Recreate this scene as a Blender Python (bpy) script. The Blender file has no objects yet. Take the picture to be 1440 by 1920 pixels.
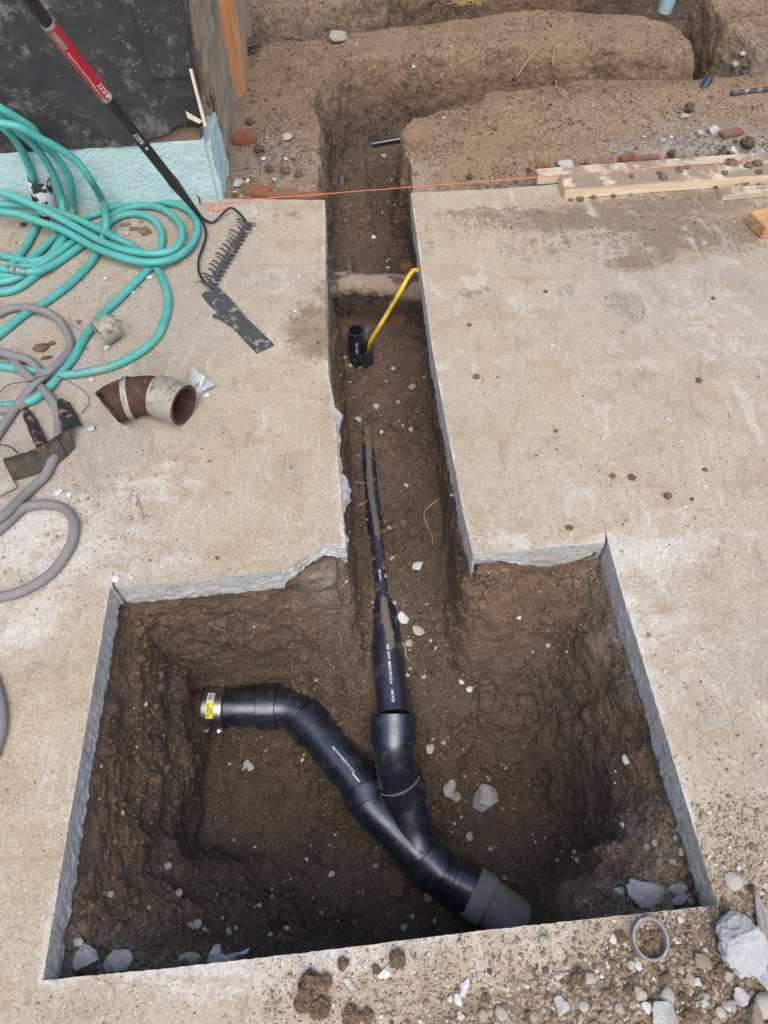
import bpy, bmesh, math, random, time
import numpy as np
from mathutils import Vector, Matrix
from mathutils.bvhtree import BVHTree
from mathutils.geometry import delaunay_2d_cdt
T0=time.time()
rng=np.random.default_rng(7); random.seed(7)
scene=bpy.context.scene; COL=scene.collection
rad=math.radians
# ------------------------------------------------------------------ camera
FP,CX,CY,CAMH=1400.,720.,960.,1.55
_S=-0.045; _vp=np.array([525-CX,-1107-CY])
_n=np.array([-_S,1])/np.hypot(1,_S); _D=-(_vp@_n)
_dn=np.array([*(_n*(FP*FP/_D)),FP]); _dn/=np.linalg.norm(_dn)
_Y=np.array([*_vp,FP]); _Y/=np.linalg.norm(_Y)
_Z=-_dn; _X=np.cross(_Y,_Z); RM=np.array([_X,_Y,_Z])     # world = RM @ (right, down, forward)
cam=bpy.data.cameras.new('camera'); co=bpy.data.objects.new('camera',cam); COL.objects.link(co)
cam.sensor_fit='VERTICAL'; cam.sensor_height=36; cam.lens=FP/1920*36; cam.clip_start=.02; cam.clip_end=300
m3=np.column_stack([RM[:,0],-RM[:,1],-RM[:,2]]); M4=Matrix([list(r)+[0] for r in m3]+[[0,0,0,1]]); M4.translation=Vector((0,0,CAMH))
co.matrix_world=M4; scene.camera=co
# ------------------------------------------------------------------ sky, sun, exposure
SUN_EL,SUN_ROT=rad(60),rad(178)
w=bpy.data.worlds.new('World'); scene.world=w; w.use_nodes=True
wn=w.node_tree; wn.nodes.clear()
sky=wn.nodes.new('ShaderNodeTexSky'); sky.sky_type='NISHITA'; sky.sun_disc=False
sky.sun_elevation=SUN_EL; sky.sun_rotation=SUN_ROT; sky.air_density=1.0; sky.dust_density=2.5; sky.ozone_density=1.0
bg=wn.nodes.new('ShaderNodeBackground'); bg.inputs[1].default_value=.135
wo=wn.nodes.new('ShaderNodeOutputWorld'); wn.links.new(sky.outputs[0],bg.inputs[0]); wn.links.new(bg.outputs[0],wo.inputs[0])
sl=bpy.data.lights.new('sun','SUN'); sl.energy=1.3; sl.angle=rad(50); sl.color=(1,.945,.855)
so=bpy.data.objects.new('sun',sl); COL.objects.link(so)
sd=Vector((math.sin(SUN_ROT)*math.cos(SUN_EL),math.cos(SUN_ROT)*math.cos(SUN_EL),math.sin(SUN_EL)))
so.rotation_euler=(-sd).to_track_quat('-Z','Y').to_euler()
scene.view_settings.view_transform='Standard'; scene.view_settings.look='None'; scene.view_settings.gamma=1
scene.view_settings.exposure=.72
# ------------------------------------------------------------------ pixel rays onto real planes
def ray(px,py):
    r=RM@np.array([px-CX,py-CY,FP]); return r/FP
def P(px,py,z=0.):
    r=ray(px,py); t=(z-CAMH)/r[2]; return np.array([r[0]*t,r[1]*t,z])
def PY(px,py,y):
    r=ray(px,py); t=y/r[1]; return r*t+np.array([0,0,CAMH])
def PX(px,py,x):
    r=ray(px,py); t=x/r[0]; return r*t+np.array([0,0,CAMH])
def ZC(px,py,d): return ray(px,py)*d+np.array([0,0,CAMH])
def PXSIZE(p):   # metres per photo pixel at a point
    return float(RM[:,2]@(np.asarray(p)-np.array([0,0,CAMH])))/FP
# ------------------------------------------------------------------ noise
_tab=np.random.default_rng(3).random(65536).astype(np.float32)
def _h(i,j,k): return _tab[(i*73856093 ^ j*19349663 ^ k*83492791)&65535]
def vnoise(p):
    p=np.asarray(p,dtype=np.float64); f=np.floor(p); i=f.astype(np.int64); u=p-f; u=u*u*(3-2*u)
    x,y,z=i[...,0],i[...,1],i[...,2]; a,b,c=u[...,0],u[...,1],u[...,2]; r=0
    for dx in(0,1):
        for dy in(0,1):
            for dz in(0,1):
                r=r+_h(x+dx,y+dy,z+dz)*(a if dx else 1-a)*(b if dy else 1-b)*(c if dz else 1-c)
    return r*2-1
def fbm(p,s,o=4,g=.5):
    p=np.asarray(p)*s; r=0; a=1; t=0
    for k in range(o): r=r+a*vnoise(p+17.3*k); t+=a; a*=g; p=p*2.03
    return r/t
def ss(a,b,x): t=np.clip((x-a)/(b-a),0,1); return t*t*(3-2*t)
# ------------------------------------------------------------------ material helpers
def nm(name):
    m=bpy.data.materials.new(name); m.use_nodes=True; nt=m.node_tree; b=nt.nodes['Principled BSDF']; return m,nt,b
class N:
    def __init__(s,nt): s.nt=nt; s.L=nt.links.new
    def n(s,t,**k):
        q=s.nt.nodes.new(t)
        for a,v in k.items(): setattr(q,a,v)
        return q
    def co(s,k='Object'): return s.n('ShaderNodeTexCoord').outputs[k]
    def put(s,sock,v):
        if isinstance(v,bpy.types.NodeSocket): s.L(v,sock)
        else: sock.default_value=v if not isinstance(v,tuple) or len(v)==4 or sock.type=='VECTOR' else (*v,1)
    def noise(s,sc,d=4,r=.55,vec=None,dist=0):
        q=s.n('ShaderNodeTexNoise'); q.inputs['Scale'].default_value=sc; q.inputs['Detail'].default_value=d; q.inputs['Roughness'].default_value=r; q.inputs['Distortion'].default_value=dist
        s.L(vec or s.co(),q.inputs['Vector']); return q.outputs['Fac']
    def vor(s,sc,out='Distance',vec=None,rnd=1):
        q=s.n('ShaderNodeTexVoronoi'); q.inputs['Scale'].default_value=sc; q.inputs['Randomness'].default_value=rnd; s.L(vec or s.co(),q.inputs['Vector']); return q.outputs[out]
    def mr(s,v,a,b,c=0.,d=1.,smooth=True):
        q=s.n('ShaderNodeMapRange'); q.interpolation_type='SMOOTHSTEP' if smooth else 'LINEAR'; s.L(v,q.inputs[0])
        for i,x in zip((1,2,3,4),(a,b,c,d)): q.inputs[i].default_value=x
        return q.outputs[0]
    def m(s,op,a,b=0.,c=None):
        q=s.n('ShaderNodeMath',operation=op); s.put(q.inputs[0],a); s.put(q.inputs[1],b)
        if c is not None: s.put(q.inputs[2],c)
        return q.outputs[0]
    def mix(s,f,a,b,t='MIX'):
        q=s.n('ShaderNodeMix',data_type='RGBA',blend_type=t); s.put(q.inputs[0],f); s.put(q.inputs[6],a); s.put(q.inputs[7],b); return q.outputs[2]
    def attr(s,name,out='Fac'): return s.n('ShaderNodeAttribute',attribute_name=name).outputs[out]
    def bump(s,h,st=.5,dist=.01,prev=None):
        q=s.n('ShaderNodeBump'); q.inputs['Strength'].default_value=st; q.inputs['Distance'].default_value=dist; s.L(h,q.inputs['Height'])
        if prev is not None: s.L(prev,q.inputs['Normal'])
        return q.outputs[0]
    def map(s,sc,rot=(0,0,0),vec=None):
        q=s.n('ShaderNodeMapping'); q.inputs['Scale'].default_value=sc; q.inputs['Rotation'].default_value=rot; s.L(vec or s.co(),q.inputs[0]); return q.outputs[0]
    def sep(s,vec=None):
        q=s.n('ShaderNodeSeparateXYZ'); s.L(vec or s.co(),q.inputs[0]); return q.outputs
def simple(name,col,rough=.6,metal=0.,var=.25,sc=40,bumpst=.3,bumpd=.003,col2=None,c2lo=.55,c2hi=.65,c2s=20,coat=0):
    m,nt,b=nm(name); n=N(nt)
    f=n.noise(sc,6,.65); c=n.mix(f,tuple(x*(1-var) for x in col),tuple(min(1,x*(1+var)) for x in col))
    if col2: c=n.mix(n.mr(n.noise(c2s,6,.6),c2lo,c2hi),c,col2)
    n.L(c,b.inputs['Base Color']); b.inputs['Roughness'].default_value=rough; b.inputs['Metallic'].default_value=metal
    if coat: b.inputs['Coat Weight'].default_value=coat
    if bumpst: n.L(n.bump(n.noise(sc*3,6,.65),bumpst,bumpd),b.inputs['Normal'])
    return m
# soil
def mat_soil(name='soil',clod=False):
    m,nt,b=nm(name); n=N(nt)
    dry=n.attr('dry'); 
    big=n.noise(3.5,6,.6); med=n.noise(22,6,.62); fine=n.noise(160,4,.6)
    d2=n.m('ADD',dry,n.m('MULTIPLY',n.m('SUBTRACT',med,.5),.8))
    moist=n.mix(big,(.092,.069,.053),(.142,.106,.080))
    tan=n.mix(big,(.225,.152,.090),(.34,.240,.148))
    mid=n.mix(med,(.125,.086,.058),(.205,.142,.092))
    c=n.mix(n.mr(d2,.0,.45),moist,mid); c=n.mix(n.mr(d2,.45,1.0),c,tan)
    c=n.mix(n.attr('grey'),c,n.mix(med,(.20,.18,.155),(.42,.39,.35)))
    c=n.mix(1,c,n.mix(n.mr(fine,.3,.7),(.80,.79,.78),(1.17,1.17,1.17)),'MULTIPLY')
    g1=n.sep(n.vor(230,'Color')); g2=n.sep(n.vor(105,'Color')); c=n.mix(1,c,n.mix(g1[0],(.80,.79,.78),(1.2,1.2,1.2)),'MULTIPLY'); c=n.mix(n.mr(n.noise(16,5,.7),.42,.6),c,n.mix(1,c,n.mix(g2[1],(.84,.83,.82),(1.16,1.16,1.16)),'MULTIPLY'))
    # pale grit flecks
    vd=n.vor(150); vc=n.sep(n.vor(150,'Color')); msk=n.m('MULTIPLY',n.m('LESS_THAN',vd,.26),n.m('GREATER_THAN',vc[0],.955))
    c=n.mix(n.m('MULTIPLY',msk,.75),c,(.46,.42,.36))
    c=n.mix(n.m('MULTIPLY',n.m('MULTIPLY',n.m('LESS_THAN',n.vor(420),.3),n.m('GREATER_THAN',n.sep(n.vor(420,'Color'))[1],.95)),.7),c,(.55,.50,.43))
    n.L(c,b.inputs['Base Color']); b.inputs['Roughness'].default_value=.95; b.inputs['Specular IOR Level'].default_value=.2
    v1=n.vor(60,vec=None); v2=n.vor(190)
    crumb=n.m('MULTIPLY',n.m('SUBTRACT',1,v1),n.mr(n.noise(9,3),.42,.62))
    b1=n.bump(crumb,.55,.006); b2=n.bump(n.m('SUBTRACT',1,v2),.5,.003,b1); b3=n.bump(n.noise(45,8,.7),.8,.010,b2); b4=n.bump(n.noise(400,3,.7),.5,.0016,b3)
    vcr=n.n('ShaderNodeTexVoronoi',feature='DISTANCE_TO_EDGE'); vcr.inputs['Scale'].default_value=26; wv=n.n('ShaderNodeVectorMath',operation='ADD'); n.L(n.co(),wv.inputs[0]); wq=n.n('ShaderNodeTexNoise'); wq.inputs['Scale'].default_value=14; wq.inputs['Detail'].default_value=5; n.L(n.co(),wq.inputs['Vector']); wm=n.n('ShaderNodeVectorMath',operation='SCALE'); n.L(wq.outputs['Color'],wm.inputs[0]); wm.inputs['Scale'].default_value=.09; n.L(wm.outputs[0],wv.inputs[1]); n.L(wv.outputs[0],vcr.inputs['Vector'])
    ck=n.m('MULTIPLY',n.mr(vcr.outputs['Distance'],0,.05,1,0),n.mr(n.noise(5,4,.6),.46,.60)); b4=n.bump(n.m('SUBTRACT',1,ck),.8,.010,b4)
    n.L(b4,b.inputs['Normal']); return m
def mat_slab():
    m,nt,b=nm('dusty_concrete'); n=N(nt)
    tan=n.attr('tan'); wht=n.attr('white'); brn=n.attr('brown'); blk=n.attr('black')
    big=n.noise(2.2,6,.6); med=n.noise(13,7,.68); fine=n.noise(190,6,.75); vf=n.noise(480,3,.7); sw=n.noise(3.2,7,.72,vec=n.map((1,2.6,1),(0,0,.5)),dist=1.2); sw2=n.noise(4.5,8,.74,vec=n.map((2.4,1,1),(0,0,-.35)),dist=.8)
    c=n.mix(med,(.30,.265,.215),(.50,.455,.385))
    jit=n.m('SUBTRACT',n.noise(17,8,.75),.5)
    def mk(a,k=1.1,lo=.25,hi=.75): return n.mr(n.m('ADD',a,n.m('MULTIPLY',jit,k)),lo,hi)
    c=n.mix(n.m('MULTIPLY',mk(tan,1.0,.1,.9),.9),c,n.mix(n.noise(6,7,.7),(.365,.285,.198),(.59,.50,.375)))
    c=n.mix(n.m('MULTIPLY',mk(wht,1.5,.3,.8),.8),c,n.mix(med,(.52,.485,.425),(.74,.70,.63)))
    bm=n.mr(n.m('ADD',n.m('MULTIPLY',brn,.75),n.m('MULTIPLY',n.m('ADD',n.m('SUBTRACT',n.noise(45,8,.8),.5),jit),1.5)),.30,.62); c=n.mix(n.m('MULTIPLY',n.m('MULTIPLY',bm,n.mr(brn,.04,.3)),.85),c,n.mix(med,(.15,.11,.072),(.28,.21,.14)))
    g=n.noise(190,3,.85); c=n.mix(n.m('MULTIPLY',n.m('MULTIPLY',n.m('GREATER_THAN',g,.55),mk(blk,1.6,.35,.7)),.9),c,(.035,.04,.048))
    c=n.mix(n.m('MULTIPLY',n.mr(sw,.49,.64),.72),c,(.42,.325,.22)); c=n.mix(n.m('MULTIPLY',n.mr(sw2,.54,.68),.6),c,(.60,.56,.49)); c=n.mix(n.m('MULTIPLY',n.mr(sw2,.46,.30),.6),c,(.27,.215,.155))
    sp=n.m('MULTIPLY',n.mr(n.noise(260,5,.8),.585,.64),n.mr(n.m('ADD',n.noise(5,6,.7),n.m('MULTIPLY',brn,.25)),.46,.62)); c=n.mix(n.m('MULTIPLY',sp,.75),c,(.12,.095,.07))
    c=n.mix(1,c,n.mix(n.mr(fine,.3,.7),(.84,.835,.82),(1.13,1.13,1.13)),'MULTIPLY')
    g1=n.sep(n.vor(250,'Color')); c=n.mix(1,c,n.mix(g1[0],(.87,.865,.855),(1.10,1.10,1.10)),'MULTIPLY')
    c=n.mix(1,c,n.mix(n.mr(vf,.3,.7),(.86,.855,.85),(1.1,1.1,1.1)),'MULTIPLY')
    v=n.vor(230); vc=n.sep(n.vor(230,'Color')); 
    c=n.mix(n.m('MULTIPLY',n.m('MULTIPLY',n.m('LESS_THAN',v,.33),n.m('GREATER_THAN',vc[0],.955)),.75),c,(.74,.70,.63))
    c=n.mix(n.m('MULTIPLY',n.m('MULTIPLY',n.m('LESS_THAN',v,.36),n.m('LESS_THAN',vc[0],.075)),.65),c,(.12,.09,.065))
    n.L(c,b.inputs['Base Color']); b.inputs['Roughness'].default_value=.93; b.inputs['Specular IOR Level'].default_value=.25
    h1=n.bump(n.noise(20,8,.7),.4,.006); h2=n.bump(n.mr(n.noise(240,4,.8),.55,.75),.5,.003,h1); h3=n.bump(n.noise(420,4,.75),.4,.0014,h2)
    n.L(h3,b.inputs['Normal']); return m
def mat_cut():
    m,nt,b=nm('cut_concrete'); n=N(nt)
    lo=n.attr('broken'); med=n.noise(16,7,.7)
    z=n.map((1,1,9)); st=n.noise(14,5,.6,vec=z)
    c=n.mix(st,(.38,.375,.35),(.60,.585,.54)); c=n.mix(n.mr(med,.48,.72),c,(.72,.69,.62))
    v=n.vor(75); vc=n.sep(n.vor(75,'Color'))
    c=n.mix(n.m('MULTIPLY',n.m('MULTIPLY',n.m('LESS_THAN',v,.42),n.m('GREATER_THAN',vc[0],.62)),.5),c,n.mix(vc[1],(.16,.17,.18),(.52,.47,.40)))
    c=n.mix(n.m('MULTIPLY',lo,.7),c,n.mix(med,(.40,.41,.40),(.72,.72,.69)))
    c=n.mix(n.mr(n.noise(9,7,.75),.50,.66,0,.75),c,(.42,.34,.24)); zz=n.sep()[2]; c=n.mix(n.mr(n.m('ADD',zz,n.m('MULTIPLY',n.noise(40,5,.7),.05)),-.03,-.075,0,.65),c,(.33,.27,.20))
    c=n.mix(1,c,n.mix(n.noise(240,4,.7),(.72,.72,.72),(1.2,1.2,1.2)),'MULTIPLY')
    n.L(c,b.inputs['Base Color']); b.inputs['Roughness'].default_value=.9
    n.L(n.bump(n.noise(120,6,.75),.6,.003,n.bump(n.noise(30,5,.7),.5,.008)),b.inputs['Normal']); return m
def mat_stone(name,c1,c2,rough=.9,spk=(.18,.17,.16)):
    m,nt,b=nm(name); n=N(nt); oi=n.n('ShaderNodeObjectInfo').outputs['Random']
    c=n.mix(n.noise(26,7,.7),c1,c2); c=n.mix(n.m('MULTIPLY',n.mr(n.noise(190,3,.8),.60,.66),.55),c,spk)
    c=n.mix(n.mr(n.m('ADD',n.noise(24,8,.75),n.m('MULTIPLY',n.noise(7,3),.5)),.72,.92,0,.7),c,(.27,.21,.15))
    c=n.mix(1,c,n.mix(n.noise(300,4,.7),(.75,.75,.75),(1.18,1.18,1.18)),'MULTIPLY')
    c=n.mix(1,c,n.mix(oi,(.86,.86,.86),(1.1,1.1,1.1)),'MULTIPLY')
    n.L(c,b.inputs['Base Color']); b.inputs['Roughness'].default_value=rough
    n.L(n.bump(n.noise(150,6,.75),.7,.003,n.bump(n.noise(40,5,.7),.5,.006)),b.inputs['Normal']); return m
def mat_grit():
    m,nt,b=nm('loose_grit'); n=N(nt); t=n.attr('tone')
    r=n.n('ShaderNodeValToRGB'); n.L(t,r.inputs[0]); e=r.color_ramp.elements
    e[0].position=0; e[0].color=(.10,.072,.048,1); e[1].position=1; e[1].color=(.66,.63,.58,1)
    for p,c in((.3,(.22,.16,.105,1)),(.5,(.40,.31,.215,1)),(.75,(.50,.43,.34,1))): q=e.new(p); q.color=c
    c=n.mix(1,r.outputs[0],n.mix(n.noise(330,4,.7),(.7,.7,.7),(1.2,1.2,1.2)),'MULTIPLY')
    n.L(c,b.inputs['Base Color']); b.inputs['Roughness'].default_value=.93; n.L(n.bump(n.noise(420,4,.7),.6,.0015),b.inputs['Normal']); return m
def mat_abs(name='black_plastic',dust=.35,axis_dirt=False):
    m,nt,b=nm(name); n=N(nt)
    base=n.mix(n.noise(7,3),(.007,.010,.018),(.013,.018,.030))
    nz=n.sep(n.n('ShaderNodeNewGeometry').outputs['Normal'])[2]
    st=n.noise(6,6,.75,vec=n.map((1,9,1))); b.inputs['Specular IOR Level'].default_value=.95; b.inputs['Coat Weight'].default_value=.6; b.inputs['Coat Roughness'].default_value=.22; b.inputs['Specular Tint'].default_value=(.72,.84,1,1); d=n.m('MULTIPLY',n.mr(n.m('MULTIPLY',n.noise(24,9,.8),n.m('ADD',st,.55)),.50,.82),dust*1.5)
    c=n.mix(n.m('MULTIPLY',d,.6),base,(.20,.175,.15))
    sp=n.m('MULTIPLY',n.m('LESS_THAN',n.vor(330),.25),n.m('GREATER_THAN',n.sep(n.vor(330,'Color'))[0],.93)); c=n.mix(n.m('MULTIPLY',sp,.7),c,(.45,.43,.40))
    if axis_dirt:
        a=n.attr('dirt'); a=n.mr(n.m('ADD',a,n.m('MULTIPLY',n.m('SUBTRACT',n.noise(70,7,.75),.5),1.5)),.42,.62)
        c=n.mix(a,c,n.mix(n.noise(160,4),(.085,.065,.048),(.20,.155,.11))); n.L(n.m('ADD',n.m('MULTIPLY',a,.6),.33),b.inputs['Roughness'])
    else: n.L(n.mr(n.noise(18,6,.7),.3,.7,.22,.50),b.inputs['Roughness'])
    n.L(c,b.inputs['Base Color']); n.L(n.bump(n.noise(240,4,.7),.12,.001),b.inputs['Normal']); return m
def mat_hose(name,c1,c2,spk,rough=.55,thr=.62):
    m,nt,b=nm(name); n=N(nt)
    c=n.mix(n.noise(5,5,.6),c1,c2); s=n.noise(330,3,.8); z=n.mr(n.noise(6,3,.6),.4,.65,.10,0)
    c=n.mix(n.m('MULTIPLY',n.mr(n.m('ADD',s,z),thr,thr+.05),.75),c,spk)
    c=n.mix(n.mr(n.noise(9,8,.78),.54,.68,0,.6),c,(.34,.30,.235))
    n.L(c,b.inputs['Base Color']); b.inputs['Roughness'].default_value=rough; n.L(n.bump(n.noise(200,5,.7),.25,.001),b.inputs['Normal']); return m
def mat_wood(name,c1,c2,ax=0,dirt=.4,sc=1.,top=0.):
    m,nt,b=nm(name); n=N(nt); s=[38*sc]*3; s[ax]=1.6*sc
    g=n.noise(1.4,6,.65,vec=n.map(tuple(s)),dist=.6); c=n.mix(n.mr(g,.3,.7),c1,c2)
    c=n.mix(n.m('MULTIPLY',n.mr(n.noise(11,7,.75),.48,.68),dirt),c,(.16,.115,.075))
    if top: tz=n.sep(n.n('ShaderNodeNewGeometry').outputs['Normal'])[2]; c=n.mix(n.m('MULTIPLY',n.m('GREATER_THAN',tz,.6),n.mr(n.noise(9,8,.75),.62-top*.3,.72-top*.3,0,.93)),c,n.mix(n.noise(60,6,.7),(.17,.125,.085),(.36,.28,.20)))
    c=n.mix(1,c,n.mix(n.noise(200,4,.7),(.82,.82,.82),(1.12,1.12,1.12)),'MULTIPLY')
    n.L(c,b.inputs['Base Color']); b.inputs['Roughness'].default_value=.8; n.L(n.bump(g,.4,.003,n.bump(n.noise(200,4,.7),.3,.001)),b.inputs['Normal']); return m
M={}
M['soil']=mat_soil(); M['slab']=mat_slab(); M['cut']=mat_cut(); M['grit']=mat_grit()
M['concrete']=mat_stone('broken_concrete',(.36,.37,.365),(.62,.62,.60)); M['stone']=mat_stone('tan_stone',(.34,.30,.245),(.52,.48,.41)); M['white_stone']=mat_stone('pale_stone',(.58,.58,.56),(.78,.77,.74))
M['brownstone']=mat_stone('brown_stone',(.20,.15,.11),(.33,.26,.19))
M['abs']=mat_abs(); M['abs_dirt']=mat_abs('black_plastic_run',.45,True)
M['steel']=simple('brushed_steel',(.55,.55,.56),.32,1.,.15,60,.15,.001)
M['rust']=simple('rusty_iron',(.07,.032,.022),.75,.1,.7,26,1.,.006,(.22,.085,.035),.56,.68,60)
M['clay']=simple('grey_clay_pipe',(.27,.275,.275),.8,0,.5,25,.9,.004,(.29,.235,.17),.50,.62,30)
M['asbestos']=simple('soil_stained_clay_pipe',(.27,.205,.15),.92,0,.55,22,.8,.006,(.075,.055,.042),.50,.62,15)
M['teal']=mat_hose('teal_rubber',(.055,.35,.305),(.12,.46,.41),(.02,.16,.14),.5,.60)
M['greyhose']=mat_hose('grey_rubber',(.15,.135,.13),(.27,.255,.25),(.40,.38,.35),.8,.66)
M['yellow']=simple('yellow_hose_rubber',(.74,.50,.03),.5,0,.15,60,.1,.001,(.33,.24,.07),.56,.64,90)
def mat_tar():
    m,nt,b=nm('black_tar_paper'); n=N(nt); c=n.mix(n.noise(5,7,.7),(.018,.018,.020),(.048,.047,.047))
    c=n.mix(n.m('MULTIPLY',n.mr(n.m('MULTIPLY',n.noise(6,5,.65),n.m('ADD',n.noise(55,6,.8),.5)),.52,.66),.8),c,(.19,.18,.165))
    g=n.m('MULTIPLY',n.m('LESS_THAN',n.vor(85),.13),n.m('GREATER_THAN',n.sep(n.vor(85,'Color'))[0],.80)); c=n.mix(n.m('MULTIPLY',g,.8),c,(.45,.42,.38))
    z=n.sep()[2]; c=n.mix(n.m('MULTIPLY',n.mr(z,.36,.22),n.mr(n.noise(14,7,.75),.46,.62,0,.8)),c,(.085,.065,.048))
    st=n.noise(3,4,.6,vec=n.map((30,30,1.5),(0,.5,0))); c=n.mix(n.mr(st,.70,.74,0,.45),c,(.20,.19,.18))
    n.L(c,b.inputs['Base Color']); n.L(n.mr(n.noise(8,5),.3,.7,.45,.85),b.inputs['Roughness']); n.L(n.bump(n.noise(160,5,.7),.3,.002,n.bump(n.noise(9,5,.6),.5,.02)),b.inputs['Normal']); return m
M['tar']=mat_tar()
M['mint']=simple('mint_painted_stucco',(.49,.655,.64),.85,0,.10,22,.9,.010,(.20,.26,.24),.66,.72,90)
M['orangewood']=mat_wood('stained_orange_lumber',(.50,.19,.06),(.74,.36,.15),2,.2)
M['tanboard']=mat_wood('tan_sheathing_board',(.42,.27,.16),(.50,.34,.22),2,.5)
M['pine']=mat_wood('pale_pine_lumber',(.58,.44,.27),(.78,.65,.45),0,.10,1.3,.75)
M['pinedirty']=mat_wood('dirty_pine_lumber',(.50,.40,.28),(.66,.55,.41),0,.6,1.3,.5)
M['cedar']=mat_wood('orange_wood_block',(.44,.22,.09),(.66,.40,.20),0,.2)
M['brick']=simple('red_brick',(.27,.075,.035),.9,0,.35,40,.6,.003,(.17,.12,.08),.46,.58,30)
M['black']=simple('black_coated_metal',(.018,.018,.02),.38,0,.3,40,.1,.001,(.16,.14,.12),.68,.75,50)
M['red']=simple('red_label_film',(.50,.012,.035),.35,0,.12,40,.05,.001,(.62,.45,.40),.68,.74,60)
M['white']=simple('white_print',(.78,.78,.78),.6,0,.05,60,0)
M['inkblack']=simple('black_print',(.015,.015,.015),.6,0,.05,60,0)
M['yellowlabel']=simple('yellow_label',(.85,.78,.02),.4,0,.04,60,0)
M['orangestring']=simple('orange_string',(.85,.20,.09),.7,0,.15,200,.2,.001)
M['root']=simple('pale_root',(.36,.25,.16),.9,0,.35,60,.5,.002)
M['rubbermat']=simple('dusty_black_rubber',(.060,.060,.062),.8,0,.5,30,.8,.003,(.27,.235,.19),.54,.64,40)
M['galv']=simple('galvanised_sheet',(.52,.55,.55),.45,.5,.2,50,.3,.001,(.34,.29,.22),.58,.68,30)
M['dullsteel']=simple('dirty_steel_band',(.36,.33,.27),.6,.3,.5,55,.6,.002,(.17,.12,.075),.54,.66,60)
M['char']=simple('black_bitumen_fibre',(.022,.023,.03),.6,0,.4,40,1.,.012,(.30,.19,.10),.55,.60,60)
M['bluepvc']=simple('light_blue_plastic',(.42,.62,.68),.4,0,.08,20,.1,.001)
M['greyring']=simple('dusty_grey_plastic',(.23,.225,.235),.6,0,.35,30,.4,.002,(.42,.36,.29),.54,.64,20)
M['membrane']=simple('torn_white_membrane',(.50,.50,.49),.7,0,.2,30,.5,.003,(.27,.23,.19),.6,.7,25)
M['peel']=simple('peeling_painted_iron',(.66,.64,.64),.7,0,.12,30,.6,.003,(.035,.03,.03),.51,.53,17)
M['grass']=simple('dry_straw',(.70,.55,.20),.8,0,.2,30,0)
M['chipwood']=mat_wood('torn_pale_wood',(.66,.53,.38),(.80,.70,.55),2,.2)
M['bark']=simple('crumbled_brown_fibreboard',(.23,.15,.095),.95,0,.45,60,1.,.006)
# ------------------------------------------------------------------ object helpers
def obj(name,v,f,mat,parent=None,smooth=True,attrs=None,sharp=0):
    me=bpy.data.meshes.new(name); v=np.asarray(v,dtype=np.float32)
    if isinstance(f,np.ndarray):
        k=f.shape[1]; me.vertices.add(len(v)); me.vertices.foreach_set('co',v.ravel())
        me.loops.add(f.size); me.loops.foreach_set('vertex_index',f.ravel().astype(np.int32))
        me.polygons.add(len(f)); me.polygons.foreach_set('loop_start',np.arange(0,f.size,k,dtype=np.int32)); me.polygons.foreach_set('loop_total',np.full(len(f),k,dtype=np.int32))
        me.update(calc_edges=True); me.validate()
    else: me.from_pydata([tuple(map(float,q)) for q in v],[],f); me.update()
    me.polygons.foreach_set('use_smooth',[smooth]*len(me.polygons))
    if smooth and sharp==0 and len(me.vertices)<9000: me.set_sharp_from_angle(angle=rad(38))
    if attrs:
        for k,a in attrs.items():
            at=me.attributes.new(k,'FLOAT','POINT'); at.data.foreach_set('value',np.asarray(a,dtype=np.float32))
    for mm in (mat if isinstance(mat,list) else [mat]): me.materials.append(mm)
    o=bpy.data.objects.new(name,me); COL.objects.link(o)
    if parent is not None: o.parent=parent; o.matrix_parent_inverse=Matrix.Translation(-parent.location)
    return o
def tag(o,label=None,cat=None,group=None,kind=None):
    if label:
        o['label']=label
        assert 4<=len(label.split())<=16,label
    if cat: o['category']=cat
    if group: o['group']=group
    if kind: o['kind']=kind
    return o
def empty(name,loc,label,cat,group=None):
    e=bpy.data.objects.new(name,None); COL.objects.link(e); e.location=Vector(tuple(map(float,loc))); e.empty_display_size=.05
    return tag(e,label,cat,group)
def merge(parts):
    V=[];Fc=[];o=0
    for v,f in parts:
        v=np.asarray(v); V.append(v); Fc+= [tuple(i+o for i in q) for q in f]; o+=len(v)
    return np.vstack(V),Fc
def catmull(pts,step=.012):
    p=np.asarray(pts,float); p=np.vstack([2*p[0]-p[1],p,2*p[-1]-p[-2]]); out=[]
    for i in range(1,len(p)-2):
        n=max(2,int(np.linalg.norm(p[i+1]-p[i])/step)); t=np.linspace(0,1,n,endpoint=False)[:,None]
        a,b,c,d=p[i-1],p[i],p[i+1],p[i+2]
        out.append(.5*((2*b)+(-a+c)*t+(2*a-5*b+4*c-d)*t**2+(-a+3*b-3*c+d)*t**3))
    return np.vstack(out+[p[-2:-1]])
def frames(path):
    t=np.gradient(path,axis=0); t/=np.linalg.norm(t,axis=1)[:,None]+1e-12
    u=np.cross(t[0],[0,0,1.]); 
    if np.linalg.norm(u)<1e-3: u=np.array([1.,0,0])
    U=[]
    for q in t:
        u=u-q*(u@q); u/=np.linalg.norm(u); U.append(u.copy())
    U=np.array(U); return t,U,np.cross(t,U)
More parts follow.
